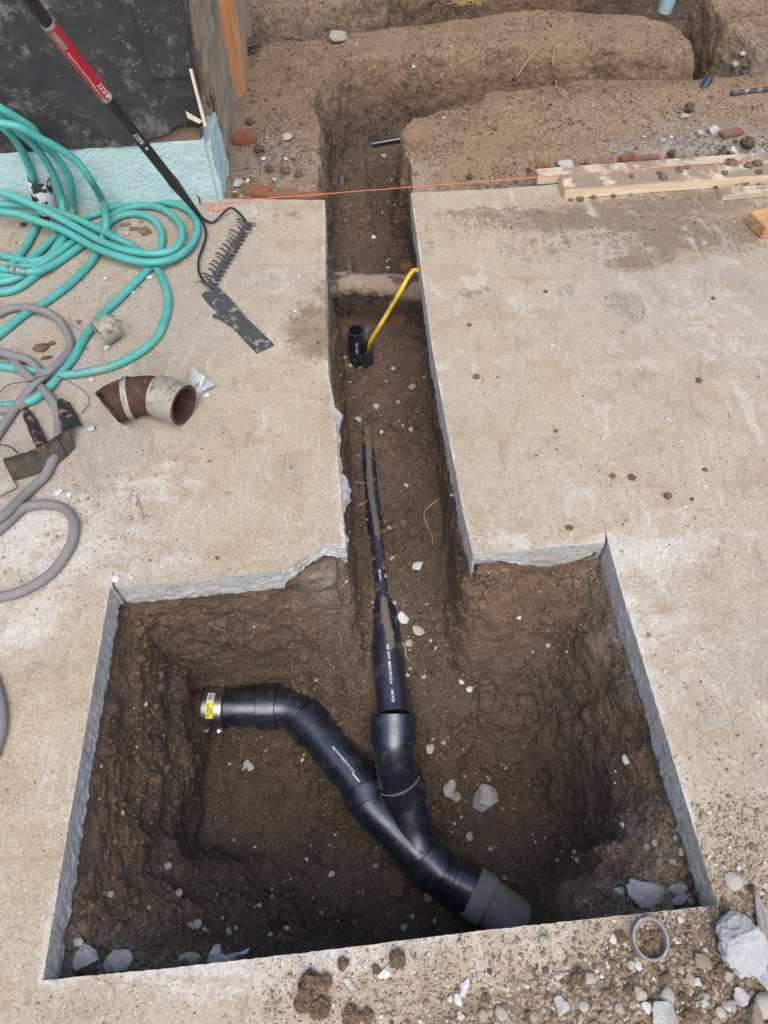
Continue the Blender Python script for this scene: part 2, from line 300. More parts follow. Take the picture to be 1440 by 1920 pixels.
def tube(path,r,seg=12,cap=True,wob=0,seed=0):
    path=np.asarray(path,float); r=np.broadcast_to(np.asarray(r,float),(len(path),)); t,u,v=frames(path)
    a=np.linspace(0,2*np.pi,seg,endpoint=False); rr=r[:,None,None]
    V=path[:,None]+rr*(np.cos(a)[None,:,None]*u[:,None]+np.sin(a)[None,:,None]*v[:,None])
    V=V.reshape(-1,3)
    if wob: V=V+(V-np.repeat(path,seg,0))*(fbm(V+seed,60,3)*wob)[:,None]
    F=[]
    for i in range(len(path)-1):
        for j in range(seg): k=(j+1)%seg; F.append((i*seg+j,i*seg+k,(i+1)*seg+k,(i+1)*seg+j))
    if cap: F.append(tuple(range(seg))[::-1]); F.append(tuple((len(path)-1)*seg+j for j in range(seg)))
    return V,F
def pipe_shell(path,ro,ri,seg=28):
    """open hollow tube"""
    a,fa=tube(path,ro,seg,False); b,fb=tube(path,ri,seg,False); n=len(a); L=len(path)-1
    F=fa+[tuple(i+n for i in q[::-1]) for q in fb]
    for j in range(seg):
        k=(j+1)%seg; F.append((j,n+j,n+k,k)); F.append((L*seg+j,L*seg+k,n+L*seg+k,n+L*seg+j))
    return np.vstack([a,b]),F
def seg_path(a,b,step=.01):
    a=np.asarray(a,float); b=np.asarray(b,float); n=max(2,int(np.linalg.norm(b-a)/step)+1); return a+(b-a)*np.linspace(0,1,n)[:,None]
def box(c,s,R=None):
    v=np.array([[x,y,z] for x in(-.5,.5) for y in(-.5,.5) for z in(-.5,.5)])*np.asarray(s); 
    if R is not None: v=v@np.asarray(R).T
    return v+np.asarray(c),[(0,1,3,2),(4,6,7,5),(0,4,5,1),(2,3,7,6),(0,2,6,4),(1,5,7,3)]
def bevbox(c,s,R=None,bev=.002,cuts=0):
    bm=bmesh.new(); bmesh.ops.create_cube(bm,size=1); 
    for q in bm.verts: q.co=Vector((q.co.x*s[0],q.co.y*s[1],q.co.z*s[2]))
    bmesh.ops.bevel(bm,geom=bm.edges[:],offset=bev,segments=2,affect='EDGES')
    v=np.array([q.co[:] for q in bm.verts]); f=[tuple(x.index for x in q.verts) for q in bm.faces]; bm.free()
    if R is not None: v=v@np.asarray(R).T
    return v+np.asarray(c),f
def rz(a): c,s=math.cos(a),math.sin(a); return np.array([[c,-s,0],[s,c,0],[0,0,1]])
def rotm(ax,an):
    return np.array(Matrix.Rotation(an,3,Vector(ax)))
_ico={}
def ico(n):
    if n not in _ico:
        bm=bmesh.new(); bmesh.ops.create_icosphere(bm,subdivisions=n,radius=1)
        _ico[n]=(np.array([q.co[:] for q in bm.verts]),[tuple(x.index for x in q.verts) for q in bm.faces]); bm.free()
    return _ico[n]
def rock(seed,sub=4,planes=14,rough=.07,round_=.18,sq=(1,1,1)):
    d,f=ico(sub); g=np.random.default_rng(seed); nn=g.normal(size=(planes,3)); nn/=np.linalg.norm(nn,axis=1)[:,None]; h=g.uniform(.6,1.,planes)
    q=d@nn.T; q=np.where(q>.12,h/np.maximum(q,.12),9); r=np.minimum(q.min(1),1.25); r=r*(1-round_)+round_*.85
    v=d*r[:,None]*np.asarray(sq); v=v*(1+rough*2.2*fbm(v+seed,2.2,4)+rough*1.1*fbm(v+seed,8,3,.6))[:,None]; return v,f
def clod(seed,sub=4,amp=.35):
    d,f=ico(sub); v=d*(1+amp*fbm(d+seed*3.1,1.6,3)+amp*.55*fbm(d+seed,5,4))[:,None]; return v,f
# ------------------------------------------------------------------ ground: terrain heights
def poly_sd(x,y,poly):
    poly=np.asarray(poly,float); ins=np.zeros(x.shape,bool); d=np.full(x.shape,1e9)
    for i in range(len(poly)):
        a=poly[i]; b=poly[(i+1)%len(poly)]; e=b-a; t=np.clip(((x-a[0])*e[0]+(y-a[1])*e[1])/(e@e),0,1)
        d=np.minimum(d,np.hypot(x-a[0]-t*e[0],y-a[1]-t*e[1]))
        c=((a[1]>y)!=(b[1]>y)); 
        with np.errstate(divide='ignore',invalid='ignore'): xx=(b[0]-a[0])*(y-a[1])/(b[1]-a[1]+1e-12)+a[0]
        ins^=(c&(x<xx))
    return np.where(ins,d,-d)
TL={.10:[(-.64,-.12),(-.5,-.16),(-.4,-.20),(-.3,-.27),(-.2,-.38),(-.12,-.5),(0,-.62),(.1,-.76)],
 .22:[(-.64,-.11),(-.58,-.20),(-.50,-.30),(-.42,-.40),(-.34,-.50),(-.26,-.60),(-.14,-.76)],
 .33:[(-.64,-.10),(-.60,-.22),(-.56,-.34),(-.50,-.45),(-.44,-.55),(-.36,-.66),(-.28,-.76)],
 .45:[(-.64,-.09),(-.615,-.20),(-.58,-.33),(-.562,-.42),(-.540,-.46),(-.526,-.66),(-.46,-.71),(-.38,-.76)],
 .66:[(-.64,-.09),(-.615,-.20),(-.58,-.33),(-.565,-.40),(-.545,-.44),(-.530,-.66),(-.46,-.71),(-.38,-.76)],
 .90:[(-.64,-.09),(-.61,-.18),(-.58,-.28),(-.568,-.36),(-.550,-.41),(-.534,-.66),(-.46,-.71),(-.38,-.76)]}
TR={.10:[(.58,-.12),(.47,-.15),(.40,-.24),(.34,-.40),(.29,-.56),(.22,-.74)],
 .20:[(.58,-.12),(.5,-.17),(.42,-.24),(.375,-.34),(.345,-.56),(.31,-.76)],
 .27:[(.585,-.11),(.55,-.16),(.48,-.25),(.445,-.42),(.42,-.58),(.35,-.76)],
 .33:[(.585,-.11),(.56,-.19),(.53,-.25),(.515,-.46),(.49,-.62),(.42,-.76)],
 .42:[(.585,-.10),(.565,-.22),(.54,-.29),(.53,-.50),(.50,-.66),(.44,-.76)],
 .52:[(.585,-.10),(.565,-.24),(.535,-.37),(.50,-.56),(.45,-.68),(.38,-.76)],
 .62:[(.585,-.10),(.56,-.21),(.52,-.36),(.47,-.50),(.40,-.63),(.30,-.76)],
 .75:[(.585,-.09),(.55,-.16),(.5,-.29),(.44,-.42),(.36,-.54),(.25,-.76)],
 .90:[(.585,-.09),(.56,-.11),(.5,-.2),(.42,-.36),(.3,-.76)]}
TB={-.62:[(.915,-.09),(.89,-.18),(.865,-.34),(.84,-.42),(.82,-.60),(.78,-.69),(.68,-.76)],
 -.50:[(.915,-.09),(.905,-.19),(.888,-.29),(.868,-.375),(.858,-.63),(.80,-.70),(.68,-.76)],
 -.32:[(.92,-.09),(.905,-.19),(.888,-.29),(.868,-.375),(.855,-.62),(.80,-.70),(.68,-.76)],
 -.22:[(.97,-.09),(.92,-.20),(.89,-.32),(.86,-.44),(.80,-.57),(.7,-.68),(.6,-.76)],
 -.14:[(.98,-.10),(.93,-.22),(.88,-.31),(.83,-.42),(.76,-.54),(.66,-.66),(.52,-.76)],
 -.08:[(.99,-.10),(.93,-.22),(.88,-.31),(.82,-.39),(.74,-.49),(.64,-.62),(.52,-.76)],
 -.035:[(1.0,-.33),(.9,-.37),(.82,-.42),(.74,-.49),(.66,-.59),(.54,-.76)],
 .027:[(1.0,-.38),(.92,-.395),(.84,-.44),(.76,-.50),(.68,-.57),(.6,-.66),(.5,-.76)],
 .10:[(1.0,-.37),(.9,-.385),(.82,-.41),(.74,-.47),(.66,-.55),(.56,-.67),(.48,-.76)],
 .19:[(1.0,-.37),(.9,-.38),(.82,-.41),(.74,-.48),(.66,-.56),(.56,-.67),(.48,-.76)],
 .255:[(.97,-.10),(.92,-.14),(.88,-.20),(.83,-.29),(.77,-.42),(.68,-.57),(.56,-.76)],
 .34:[(.915,-.09),(.88,-.16),(.83,-.26),(.76,-.41),(.67,-.54),(.58,-.66),(.5,-.76)],
 .43:[(.915,-.09),(.87,-.19),(.83,-.29),(.76,-.41),(.68,-.53),(.58,-.66),(.5,-.76)],
 .52:[(.91,-.09),(.86,-.16),(.8,-.26),(.72,-.40),(.62,-.54),(.55,-.66),(.48,-.76)],
 .60:[(.91,-.09),(.86,-.14),(.8,-.26),(.72,-.42),(.62,-.6),(.5,-.76)]}
def table(T,s,a):
    k=sorted(T); P_=[]
    for q in k:
        p=sorted(T[q]); P_.append(np.interp(a,[u for u,_ in p],[v for _,v in p]))
    P_=np.stack(P_); i=np.clip(np.searchsorted(k,s)-1,0,len(k)-2); k=np.array(k); t=np.clip((s-k[i])/(k[i+1]-k[i]),0,1); t=t*t*(3-2*t)
    g=lambda n:np.take_along_axis(P_,n[None],0)[0]
    return g(i)*(1-t)+g(i+1)*t
def rbf(x,y):
    q=np.stack([x,y,x*0],-1); wx=.014*fbm(q+3,9,4); wy=.014*fbm(q+7,9,4)
    a=table(TL,y,x+wx*.8); b=table(TR,y,x+wx); c=table(TB,x,y+wy); f=-.735+.012*fbm(q,7,3); k=70.
    return np.log(np.exp(a*k)+np.exp(b*k)+np.exp(c*k)+np.exp(f*k))/k-.006
EXPO=[(P(643,335,-.335)[0],P(643,335,-.335)[1],.05),(P(649,410,-.335)[0],P(649,410,-.335)[1],.025),(P(656,500,-.34)[0],P(656,500,-.34)[1],.05),(P(652,585,-.345)[0],P(652,585,-.345)[1],.03),(P(682,740,-.35)[0],P(682,740,-.35)[1],.012)]
B1=[(.238,2.30),(.238,2.80),(.30,2.90),(.42,2.93),(.55,2.93),(.60,3.0),(.8,3.0),(1.0,3.08),(1.2,3.05),(1.45,3.0),(1.7,2.93),(3.2,2.85),(3.2,2.30)]
B2=[(-.062,2.30),(-.062,2.95),(-.075,3.1),(-.04,3.30),(.06,3.42),(.2,3.46),(.5,3.42),(.9,3.44),(1.2,3.38),(1.45,3.28),(1.56,3.34),(1.54,3.55),(1.4,3.66),(.95,3.76),(.345,3.69),(-.13,3.62),(-.33,3.66),(-1.3,3.70),(-1.3,2.30)]
B3=[(-1.3,3.92),(-.3,3.90),(.05,3.93),(.22,4.02),(.40,4.2),(.7,4.36),(1.5,4.42),(3.3,4.5),(3.3,5.6),(-1.3,5.6)]
B4=[(1.70,3.75),(1.72,3.55),(1.70,3.36),(1.78,3.16),(2.1,3.08),(3.3,3.05),(3.3,4.0),(2.4,4.05),(1.85,3.95)]
def pipe_z(y): return np.interp(y,[.7,.95,1.3,1.7,3.4],[-.425,-.405,-.396,-.390,-.375])
def pipe_x(y): return .012+.014*(2.1-np.asarray(y))/1.2
def terrain(x,y):
    q=np.stack([x,y,x*0],-1)
    wx=fbm(q,7,4); wy=fbm(q+9.1,7,4)
    zf=np.interp(y,[.8,.95,1.3,1.66,2.3,2.7,3.2,4],[-.40,-.375,-.362,-.352,-.345,-.36,-.38,-.38])+.012*fbm(q,9,4)
    # main trench
    xl=-.040+.012*wx-.02*ss(2.3,2.6,y); xr=np.interp(y,[.9,1.2,1.6,2.1,2.6],[.222,.226,.240,.262,.258])+.016*wy
    tw=np.maximum(ss(0,.032,xl-x),ss(0,.03,x-xr)*.9+.1*ss(0,.07,x-xr))
    # soil against the buried pipe
    px=pipe_x(y); dxp=np.abs(x-px); off=np.interp(y,[.8,.92,.97,1.0,1.13,1.18,1.35,1.5,1.62,1.75,3],[-.07,-.034,-.012,-.0042,-.0042,-.0062,-.0064,-.0050,-.0015,.010,.012])+(.0014+.006*ss(1.6,1.75,y))*fbm(q+3,22,3)
    k=ss(.10,.035,dxp); zt=zf*(1-k)+(pipe_z(y)+.0445+off)*k
    zt=zt-.05*np.exp(-((x-.028)**2+(y-1.93)**2)/.035**2)
    for (ex_,ey_,er_) in EXPO: zt=zt-.020*np.exp(-((x-ex_)/.022)**2-((y-ey_)/er_)**2); off=off-.020*np.exp(-((x-ex_)/.022)**2-((y-ey_)/er_)**2)
    ztr=zt*(1-tw)+(-.082)*tw
    pit=rbf(x,y)
    fb=ss(.90,1.0,y); inside=ss(-.62-.02,-.60-.02,x)*ss(.60,.572,x)
    z=pit*(1-fb)+ztr*fb
    slabz=-.082
    sdh=np.minimum(np.minimum(x+.645,.60-x),y-.085)   # inside the cut opening
    z=np.where((y<1.0),z*ss(-.012,.012,sdh)+slabz*(1-ss(-.012,.012,sdh)),z)
    side=(y<1.0)&(y>.90)&((x<-.085)|(x>.265)); kk=ss(.925,.895,y)
    z=np.where(side,pit*kk+slabz*(1-kk),z)
    # far excavations
    X=x+.030*wx; Yw=y+.030*wy; top=np.full(x.shape,-1.)
    base=np.where(y>2.9,-.37+.03*fbm(q,4,3),zf)
    cr=.045*np.exp(-((y-2.88)/.14)**2)*ss(.3,.9,x)+.012*fbm(q,5,4)
    t1=cr-.065*ss(2.62,2.40,y)*ss(1.0,.5,x)-.05*np.exp(-((y-2.50-.03*wx)/.045)**2)*ss(.35,.8,x)
    t2=.015*fbm(q,4,4)-.015; t3=.02*fbm(q,4,3); t4=.03+.03*fbm(q,5,3)
    zz=base
    for poly,t,wd in((B1,t1,.045),(B2,t2,.10),(B3,t3,.10),(B4,t4,.08)):
        sd=poly_sd(X,Yw,poly) if poly is not B1 else poly_sd(x+.008*wx,Yw,poly)
        if poly is B2: wd=.03+.09*ss(2.9,3.3,y)
        mk=ss(-wd,.0+.012,sd); zz=np.maximum(zz,base*(1-mk)+t*mk)
    tr_=zt*(1-tw)+(-.03)*tw; fr=ss(3.3,2.9,y)*ss(.20,.16,np.abs(x-.09)); zz=np.where(y<2.62,np.where(np.abs(x-.09)<.17,tr_,zz),np.minimum(zz,-.1)*fr*(zz<-.2)+zz*(1-fr*(zz<-.2)))
    zz=np.where((y>=2.62)&(y<3.4)&(np.abs(x-px)<.12)&(zz<-.2),np.maximum(zz,pipe_z(y)+.0445+off-.3*np.maximum(0,dxp-.02)),zz)
    f=ss(2.365,2.40,y); z=z*(1-f)+zz*f
    # block borders sink to the surrounding sheet
    e=np.minimum(np.minimum(x+1.15,3.05-x),np.minimum(y+.15,5.35-y)); return np.where(e<.12,z*ss(0,.12,e)+(-.1)*(1-ss(0,.12,e)),z)
def seq(knots):
    o=[]
    for a,b,s in knots: o.append(np.arange(a,b,s))
    return np.concatenate(o+[[knots[-1][1]]])
gx=seq([(-1.15,-.66,.022),(-.66,.64,.0052),(.64,3.05,.0125)]); gy=seq([(-.15,.07,.02),(.07,1.02,.0052),(1.02,2.35,.0062),(2.35,3.5,.0095),(3.5,5.35,.015)])
gz=np.arange(-.86,.16,.0062)
GX,GY=np.meshgrid(gx,gy,indexing='ij'); HH=terrain(GX,GY)
print('terrain',time.time()-T0)
def surface_nets(HH,gx,gy,gz):
    nx,ny,nz=len(gx),len(gy),len(gz)
    Fv=(gz[None,None,:]-HH[:,:,None]).astype(np.float32); sg=Fv>0
    c=np.zeros((nx-1,ny-1,nz-1),np.int8)
    for a in(0,1):
        for b in(0,1):
            for d in(0,1): c+=sg[a:nx-1+a,b:ny-1+b,d:nz-1+d]
    act=(c>0)&(c<8); I,J,K=np.nonzero(act); idx=np.full(act.shape,-1,np.int32); idx[I,J,K]=np.arange(len(I))
    acc=np.zeros((len(I),3)); cnt=np.zeros(len(I))
    g=(gx,gy,gz)
    cor=[(a,b,d) for a in(0,1) for b in(0,1) for d in(0,1)]
    for a in cor:
        for ax in range(3):
            if a[ax]: continue
            b=list(a); b[ax]=1
            f0=Fv[I+a[0],J+a[1],K+a[2]]; f1=Fv[I+b[0],J+b[1],K+b[2]]; m=(f0>0)!=(f1>0)
            t=np.where(m,f0/np.where(m,f0-f1,1),0)
            p0=np.stack([gx[I+a[0]],gy[J+a[1]],gz[K+a[2]]],-1); p1=np.stack([gx[I+b[0]],gy[J+b[1]],gz[K+b[2]]],-1)
            acc+=np.where(m[:,None],p0+(p1-p0)*t[:,None],0); cnt+=m
    V=acc/cnt[:,None]; Q=[]
    for ax in range(3):
        u,v=(ax+1)%3,(ax+2)%3
        s0=[slice(None)]*3; s1=[slice(None)]*3; s0[ax]=slice(0,-1); s1[ax]=slice(1,None)
        e=sg[tuple(s0)]!=sg[tuple(s1)]; E=np.stack(np.nonzero(e),-1)
        E=E[(E[:,u]>0)&(E[:,v]>0)&(E[:,u]<[nx,ny,nz][u]-1)&(E[:,v]<[nx,ny,nz][v]-1)]
        def cell(du,dv):
            q=E.copy(); q[:,u]-=du; q[:,v]-=dv; return idx[q[:,0],q[:,1],q[:,2]]
        q=np.stack([cell(1,1),cell(0,1),cell(0,0),cell(1,0)],-1)
        up=~sg[E[:,0],E[:,1],E[:,2]]; q[~up]=q[~up][:,::-1]; Q.append(q)
    Q=np.concatenate(Q); return V,Q[(Q>=0).all(1)]
GV,GQ=surface_nets(HH,gx,gy,gz); del GX,GY
print('nets',len(GV),len(GQ),time.time()-T0)
def hgt(x,y): 
    x=np.atleast_1d(x); y=np.atleast_1d(y); i=np.clip(np.searchsorted(gx,x)-1,0,len(gx)-2); j=np.clip(np.searchsorted(gy,y)-1,0,len(gy)-2)
    u=(x-gx[i])/(gx[i+1]-gx[i]); v=(y-gy[j])/(gy[j+1]-gy[j]); return HH[i,j]*(1-u)*(1-v)+HH[i+1,j]*u*(1-v)+HH[i,j+1]*(1-u)*v+HH[i+1,j+1]*u*v
def gnorm(x,y,e=.012):
    n=np.stack([hgt(x-e,y)-hgt(x+e,y),hgt(x,y-e)-hgt(x,y+e),np.full(len(x),2*e)],-1); return n/np.linalg.norm(n,axis=1)[:,None]
nrm=gnorm(GV[:,0],GV[:,1]); wall=1-np.abs(nrm[:,2])
far=ss(2.35,2.5,GV[:,1]); near=1-far
amp=.25+.75*ss(.1,.6,wall)
n1=fbm(GV*np.array([1,1,1.3]),11,4,.55); n2=fbm(GV+5,34,4,.6); n3=fbm(GV+8,95,2)
ridge=1-np.abs(fbm(GV*np.array([1,1,2.2])+2,15,3,.55))*2.2
def wnoise(p,sc,seed):   # rounded lumps with creases between them
    q=p*sc; i=np.floor(q).astype(np.int64); d=np.full(len(q),9.)
    for a in(-1,0,1):
        for b in(-1,0,1):
            for c_ in(-1,0,1):
                jx,jy,jz=i[:,0]+a,i[:,1]+b,i[:,2]+c_; o_=np.stack([_h(jx+seed,jy,jz),_h(jx,jy+seed,jz),_h(jx,jy,jz+seed)],-1); e_=np.stack([jx,jy,jz],-1)+o_-q; d=np.minimum(d,(e_*e_).sum(1))
    return 1-np.sqrt(d)
warp=np.stack([fbm(GV+11,22,3),fbm(GV+21,22,3),fbm(GV+31,22,3)],-1)*.014
lump=wnoise(GV+warp,22,5); lump2=wnoise(GV+warp*.6,60,9); lm=ss(-.25,.35,fbm(GV+40,4,3))
scoop=wnoise(GV*np.array([1,1,.8])+warp*.7+3,8.5,13)
tp=1-.55*far*ss(.3,.0,wall)
dsp=amp*(.016*n1-.027*(scoop-.5)*ss(.1,.5,wall)*near)+tp*((.0035+.002*wall)*n2+.0025*n3)+tp*(.004+.007*ss(.05,.5,wall))*(lump-.45)*lm+tp*(.0025+.004*ss(.0,.4,wall))*(lump2-.5)*(1-.5*lm)
# keep clear of the pipe, of slab undersides and of the block border
pm=np.exp(-(np.abs(GV[:,0]-pipe_x(GV[:,1]))/.06)**2)*(GV[:,1]>.9)*(GV[:,1]<2.4); dsp*=1-.88*pm
lim=ss(-.078,-.125,GV[:,2]); near=1-far; dsp*=(near*(.15+.85*lim)+far)
e=np.minimum(np.minimum(GV[:,0]+1.15,3.05-GV[:,0]),np.minimum(GV[:,1]+.15,5.35-GV[:,1])); dsp*=ss(0,.1,e)
GV=GV+nrm*dsp[:,None]
us=(near>.9)&(GV[:,2]>-.080); GV[us,2]=-.080
drytone=ss(-.42,-.02,GV[:,2])*.55+far*.38*ss(-.35,-.05,GV[:,2])+.05*ss(1.0,1.4,GV[:,1])*1.0
drytone=drytone+.12*ss(0,.3,n1)+far*.02
drytone-=.18*np.exp(-(((GV[:,1]-2.5)/.1)**2))*far*(GV[:,0]>.3)  # soil toned darker along the ledge behind the slab
gry=np.zeros(len(GV)); drytone-=.16*far*ss(.15,.55,wall)  # steep far cut faces toned darker than the flat tops
drytone+=.14*near*np.exp(-((GV[:,0]-.40)/.16)**2-((GV[:,1]-.86)/.10)**2)+.10*near*ss(.40,.20,GV[:,1])*ss(-.55,-.2,GV[:,2])+.42*near*np.exp(-((GV[:,0]-.48)/.17)**2-((GV[:,1]-.17)/.17)**2)+.12*near*np.exp(-((GV[:,0]-.57)/.05)**2)+.10*near*np.exp(-((GV[:,0]-.27)/.05)**2-((GV[:,1]-.86)/.12)**2)+.12*near*np.exp(-((GV[:,0]+.50)/.16)**2-((GV[:,1]-.2)/.12)**2)  # pit shelf, lower banks and upper right walls toned lighter
def blob(V,px,py,z,r,s=1.,sy=None):
    c=P(px,py,z); return s*np.exp(-(((V[:,0]-c[0])/r)**2+((V[:,1]-c[1])/(sy or r))**2))
for a in((1000,320,0,.14,.7,.05),(1250,275,0,.25,.6,.06),(1400,275,0,.25,.8,.10),(1300,240,0,.3,.35,.12),(500,300,0,.22,.45,.35),(1130,1090,-.12,.06,.6),(1150,1200,-.15,.05,.6),(1190,1300,-.2,.05,.5),(640,1110,-.15,.07,.45),(600,1090,-.15,.05,.35),(1380,110,0,.2,.5,.15),(560,30,0,.5,.3,.3),(780,340,-.05,.08,.6,.06),(1180,1600,-.20,.12,.5,.12),(1050,1680,-.25,.12,.5,.05),(350,1760,-.25,.2,.35,.05),(1150,1560,-.25,.05,.4,.12),(1180,1690,-.13,.12,.5,.04),(200,1800,-.13,.12,.5,.04)): gry+=blob(GV,*a)
gry=np.clip(gry*(.5+.9*ss(-.3,.4,n2))*ss(-.4,-.05,GV[:,2]),0,.85)
# outer sheet out to the horizon, part of the same ground
o=len(GV); R_=60.; xs=[-R_,-1.12,3.02,R_]; ys=[-R_,-.12,5.32,R_]
OV=np.array([[x,y,-.1005] for y in ys for x in xs]); OF=[(o+j*4+i,o+j*4+i+1,o+j*4+i+5,o+j*4+i+4) for j in range(3) for i in range(3) if not(i==1 and j==1)]
GV=np.vstack([GV,OV]); GQ=np.vstack([GQ,np.array(OF)]); drytone=np.append(drytone,np.full(16,.7)); gry=np.append(gry,np.zeros(16))
ground=obj('ground',GV,GQ,M['soil'],attrs={'dry':drytone,'grey':gry}); tag(ground,'dug brown soil with the pit, trenches and mounds','ground',kind='structure')
BV=BVHTree.FromPolygons([tuple(q) for q in GV.tolist()],GQ.tolist(),epsilon=0)
print('ground',time.time()-T0)
def hit(px,py):
    r=ray(px,py); l,n,_,_=BV.ray_cast(Vector((0,0,CAMH)),Vector(tuple(r)).normalized())
    return np.array(l),np.array(n)
def drop(x,y,z=.5):
    l,n,_,_=BV.ray_cast(Vector((x,y,z)),Vector((0,0,-1))); return np.array(l),np.array(n)
# ------------------------------------------------------------------ concrete paving
OUT=[('w',-.061,2.378),('p',609.5,420),('p',611,600),('p',616,700),('p',627,760),('p',634,860),('p',641,950),('p',648,1029),('p',636,1027),('p',620,1022),('p',603,1024),('p',588,1033),('p',574,1042),('p',560,1052),('p',547,1060),('p',536,1068),('p',524,1072),
('p',470,1077),('p',400,1084),('p',300,1094),('p',224,1099),('p',216,1098),('p',212,1070),('p',211,1099),('p',206,1103),('p',188,1210),('p',163,1355),('p',130,1540),('p',100,1720),('p',80,1838),
('p',300,1817),('p',600,1783),('p',900,1745),('p',1200,1713),('p',1345,1697),('p',1315,1600),('p',1270,1450),('p',1215,1270),('p',1165,1108),('p',1141,1019),('p',1136,996),('p',1134,1018),
('p',1060,1024),('p',960,1034),('p',887,1041),('p',868,960),('p',850,866),('p',833,780),('p',808,640),('p',789,500),('p',770,362),
('w',.60,2.372),('w',1.5,2.40),('w',3.6,2.44),('w',3.6,-2.4),('w',-3.6,-2.4),('w',-3.6,2.60),('w',-1.2,2.50),('w',-.45,2.43)]
def o2w(q): return np.array(q[1:]) if q[0]=='w' else P(q[1],q[2])[:2]
pts=[]; segid=[]
ow=[o2w(q) for q in OUT]
for i,a in enumerate(ow):
    b=ow[(i+1)%len(ow)]; n=max(1,int(np.linalg.norm(b-a)/(.006 if max(np.abs(a).max(),np.abs(b).max())<2.5 else .1)))
    for k in range(n): pts.append(a+(b-a)*k/n); segid.append(i)
pts=np.array(pts); segid=np.array(segid); NB=len(pts)
tg=np.roll(pts,-1,0)-np.roll(pts,1,0); tg/=np.linalg.norm(tg,axis=1)[:,None]
area=.5*np.sum(pts[:,0]*np.roll(pts[:,1],-1)-np.roll(pts[:,0],-1)*pts[:,1]); onrm=np.column_stack([tg[:,1],-tg[:,0]])*(1 if area>0 else -1)  # outward
q3=np.column_stack([pts,np.zeros(NB)]); inner=np.arange(NB); nb=(np.abs(pts).max(1)<2.5)
brk=np.isin(segid,[8,9,10,11,12,13,14,15])
jit=(.0012*fbm(q3,120,3)+.0035*np.maximum(0,fbm(q3,60,3)-.32)*-1+np.where(brk,.006*fbm(q3,40,3),0)+ np.where(np.isin(segid,[4,5,6]),.004*fbm(q3,50,3),0))*nb
pts2=pts+onrm*jit[:,None]
# thickness along the rim
th=.088+.018*fbm(q3,8,3)+.010*fbm(q3,45,3)
def rimset(ids,f):
    m=np.isin(segid,ids); th[m]=f(pts[m],q3[m])
rimset([7,8,9,10,11,12,13,14,15],lambda p,q:.045+.02*fbm(q,25,3)+.03*np.clip((-.15-p[:,0])/.1,0,1))
rimset([41,42,43],lambda p,q:np.interp(p[:,0],[.24,.30,.38,.45,.52,.56,.60],[.018,.03,.075,.095,.07,.04,.03])+.006*fbm(q,60,3))
rimset([0,1,2,3,4,5,6],lambda p,q:.075+.02*fbm(q,18,4))
rimset([44,45,46,47,48,49],lambda p,q:.098+.030*fbm(q,14,4)+.012*fbm(q,60,2))
rimset([33,34,35,36,37,38],lambda p,q:.085+.014*fbm(q,5,3)+.008*fbm(q,48,4,.7)+.02*ss(.5,.8,p[:,1]))
rimset([24,25,26,27,28],lambda p,q:.078+.018*fbm(q,5,4,.6)+.012*fbm(q,38,4,.7))
th=np.clip(th,.012,.14)
# interior points
cand=[]
def gridpts(x0,x1,y0,y1,s):
    a,b=np.meshgrid(np.arange(x0,x1,s),np.arange(y0,y1,s)); a=a+rng.uniform(-.35,.35,a.shape)*s; b=b+rng.uniform(-.35,.35,b.shape)*s; return np.column_stack([a.ravel(),b.ravel()])
g1=gridpts(-1.45,1.75,-.25,2.45,.013); g2=gridpts(-3.5,3.5,-2.3,2.6,.12); g2=g2[(g2[:,0]<-1.46)|(g2[:,0]>1.76)|(g2[:,1]<-.26)]
gp=np.vstack([g1,g2]); sdg=poly_sd(gp[:,0],gp[:,1],pts2[::1] if NB<400 else pts2[::2]); gp=gp[sdg>.008]; sdg=sdg[sdg>.008]
allp=np.vstack([pts2,gp]); r=delaunay_2d_cdt([Vector(q) for q in allp.tolist()],[(i,(i+1)%NB) for i in range(NB)],[],1,1e-7)
SV=np.array([q[:] for q in r[0]]); SF=[tuple(q) for q in r[2]]
print('cdt',len(SV),len(SF),time.time()-T0)
assert len(SV)==len(allp)
zz=np.zeros(len(SV)); q=np.column_stack([SV,zz]); ed=ss(0,.05,np.append(np.zeros(NB),sdg)); zz+=(.0025*fbm(q,6,3)+.0022*fbm(q,45,3))*ed
Q3=np.column_stack([SV,zz])
A={k:np.zeros(len(SV)) for k in('tan','white','brown','black')}
def sb(k,px,py,r,s,sy=None): A[k]+=blob(Q3,px,py,0,r,s,sy)
A['tan']+=.62+.35*fbm(q,2.3,3); lf=ss(-.05,-.6,SV[:,0])*ss(.9,1.3,SV[:,1]); A['tan']-=.50*lf
for a in((560,430,.14,.5),(520,700,.25,.3),(420,880,.22,.35),(110,1500,.2,.4),(150,1250,.2,.3),(900,450,.35,.35),(1100,900,.3,.2),(600,1800,.3,.35),(500,1000,.15,.3),(880,620,.15,.3),(980,1840,.2,.4)): sb('tan',*a)
A['white']+=.06+.22*fbm(q+4,2.0,3)
for a in((300,900,.14,.55,.08),(60,1010,.12,.75,.10),(180,1010,.2,.4,.12),(40,1180,.12,.7,.10),(1300,980,.3,.30,.2),(1180,1040,.20,.45,.04),(1220,1200,.10,.4,.2),(1400,1150,.2,.15),(340,1060,.2,.3,.04),(520,530,.10,.35),(260,480,.15,.2),(460,400,.10,.5,.06),(1330,600,.2,.4,.3),(120,1700,.08,.45,.15),(400,1840,.2,.6,.05),(700,1800,.25,.55,.03),(620,960,.10,.3,.1),(640,700,.03,.5,.5),(950,1010,.10,.5,.03),(1280,1750,.2,.2)): sb('white',*a)
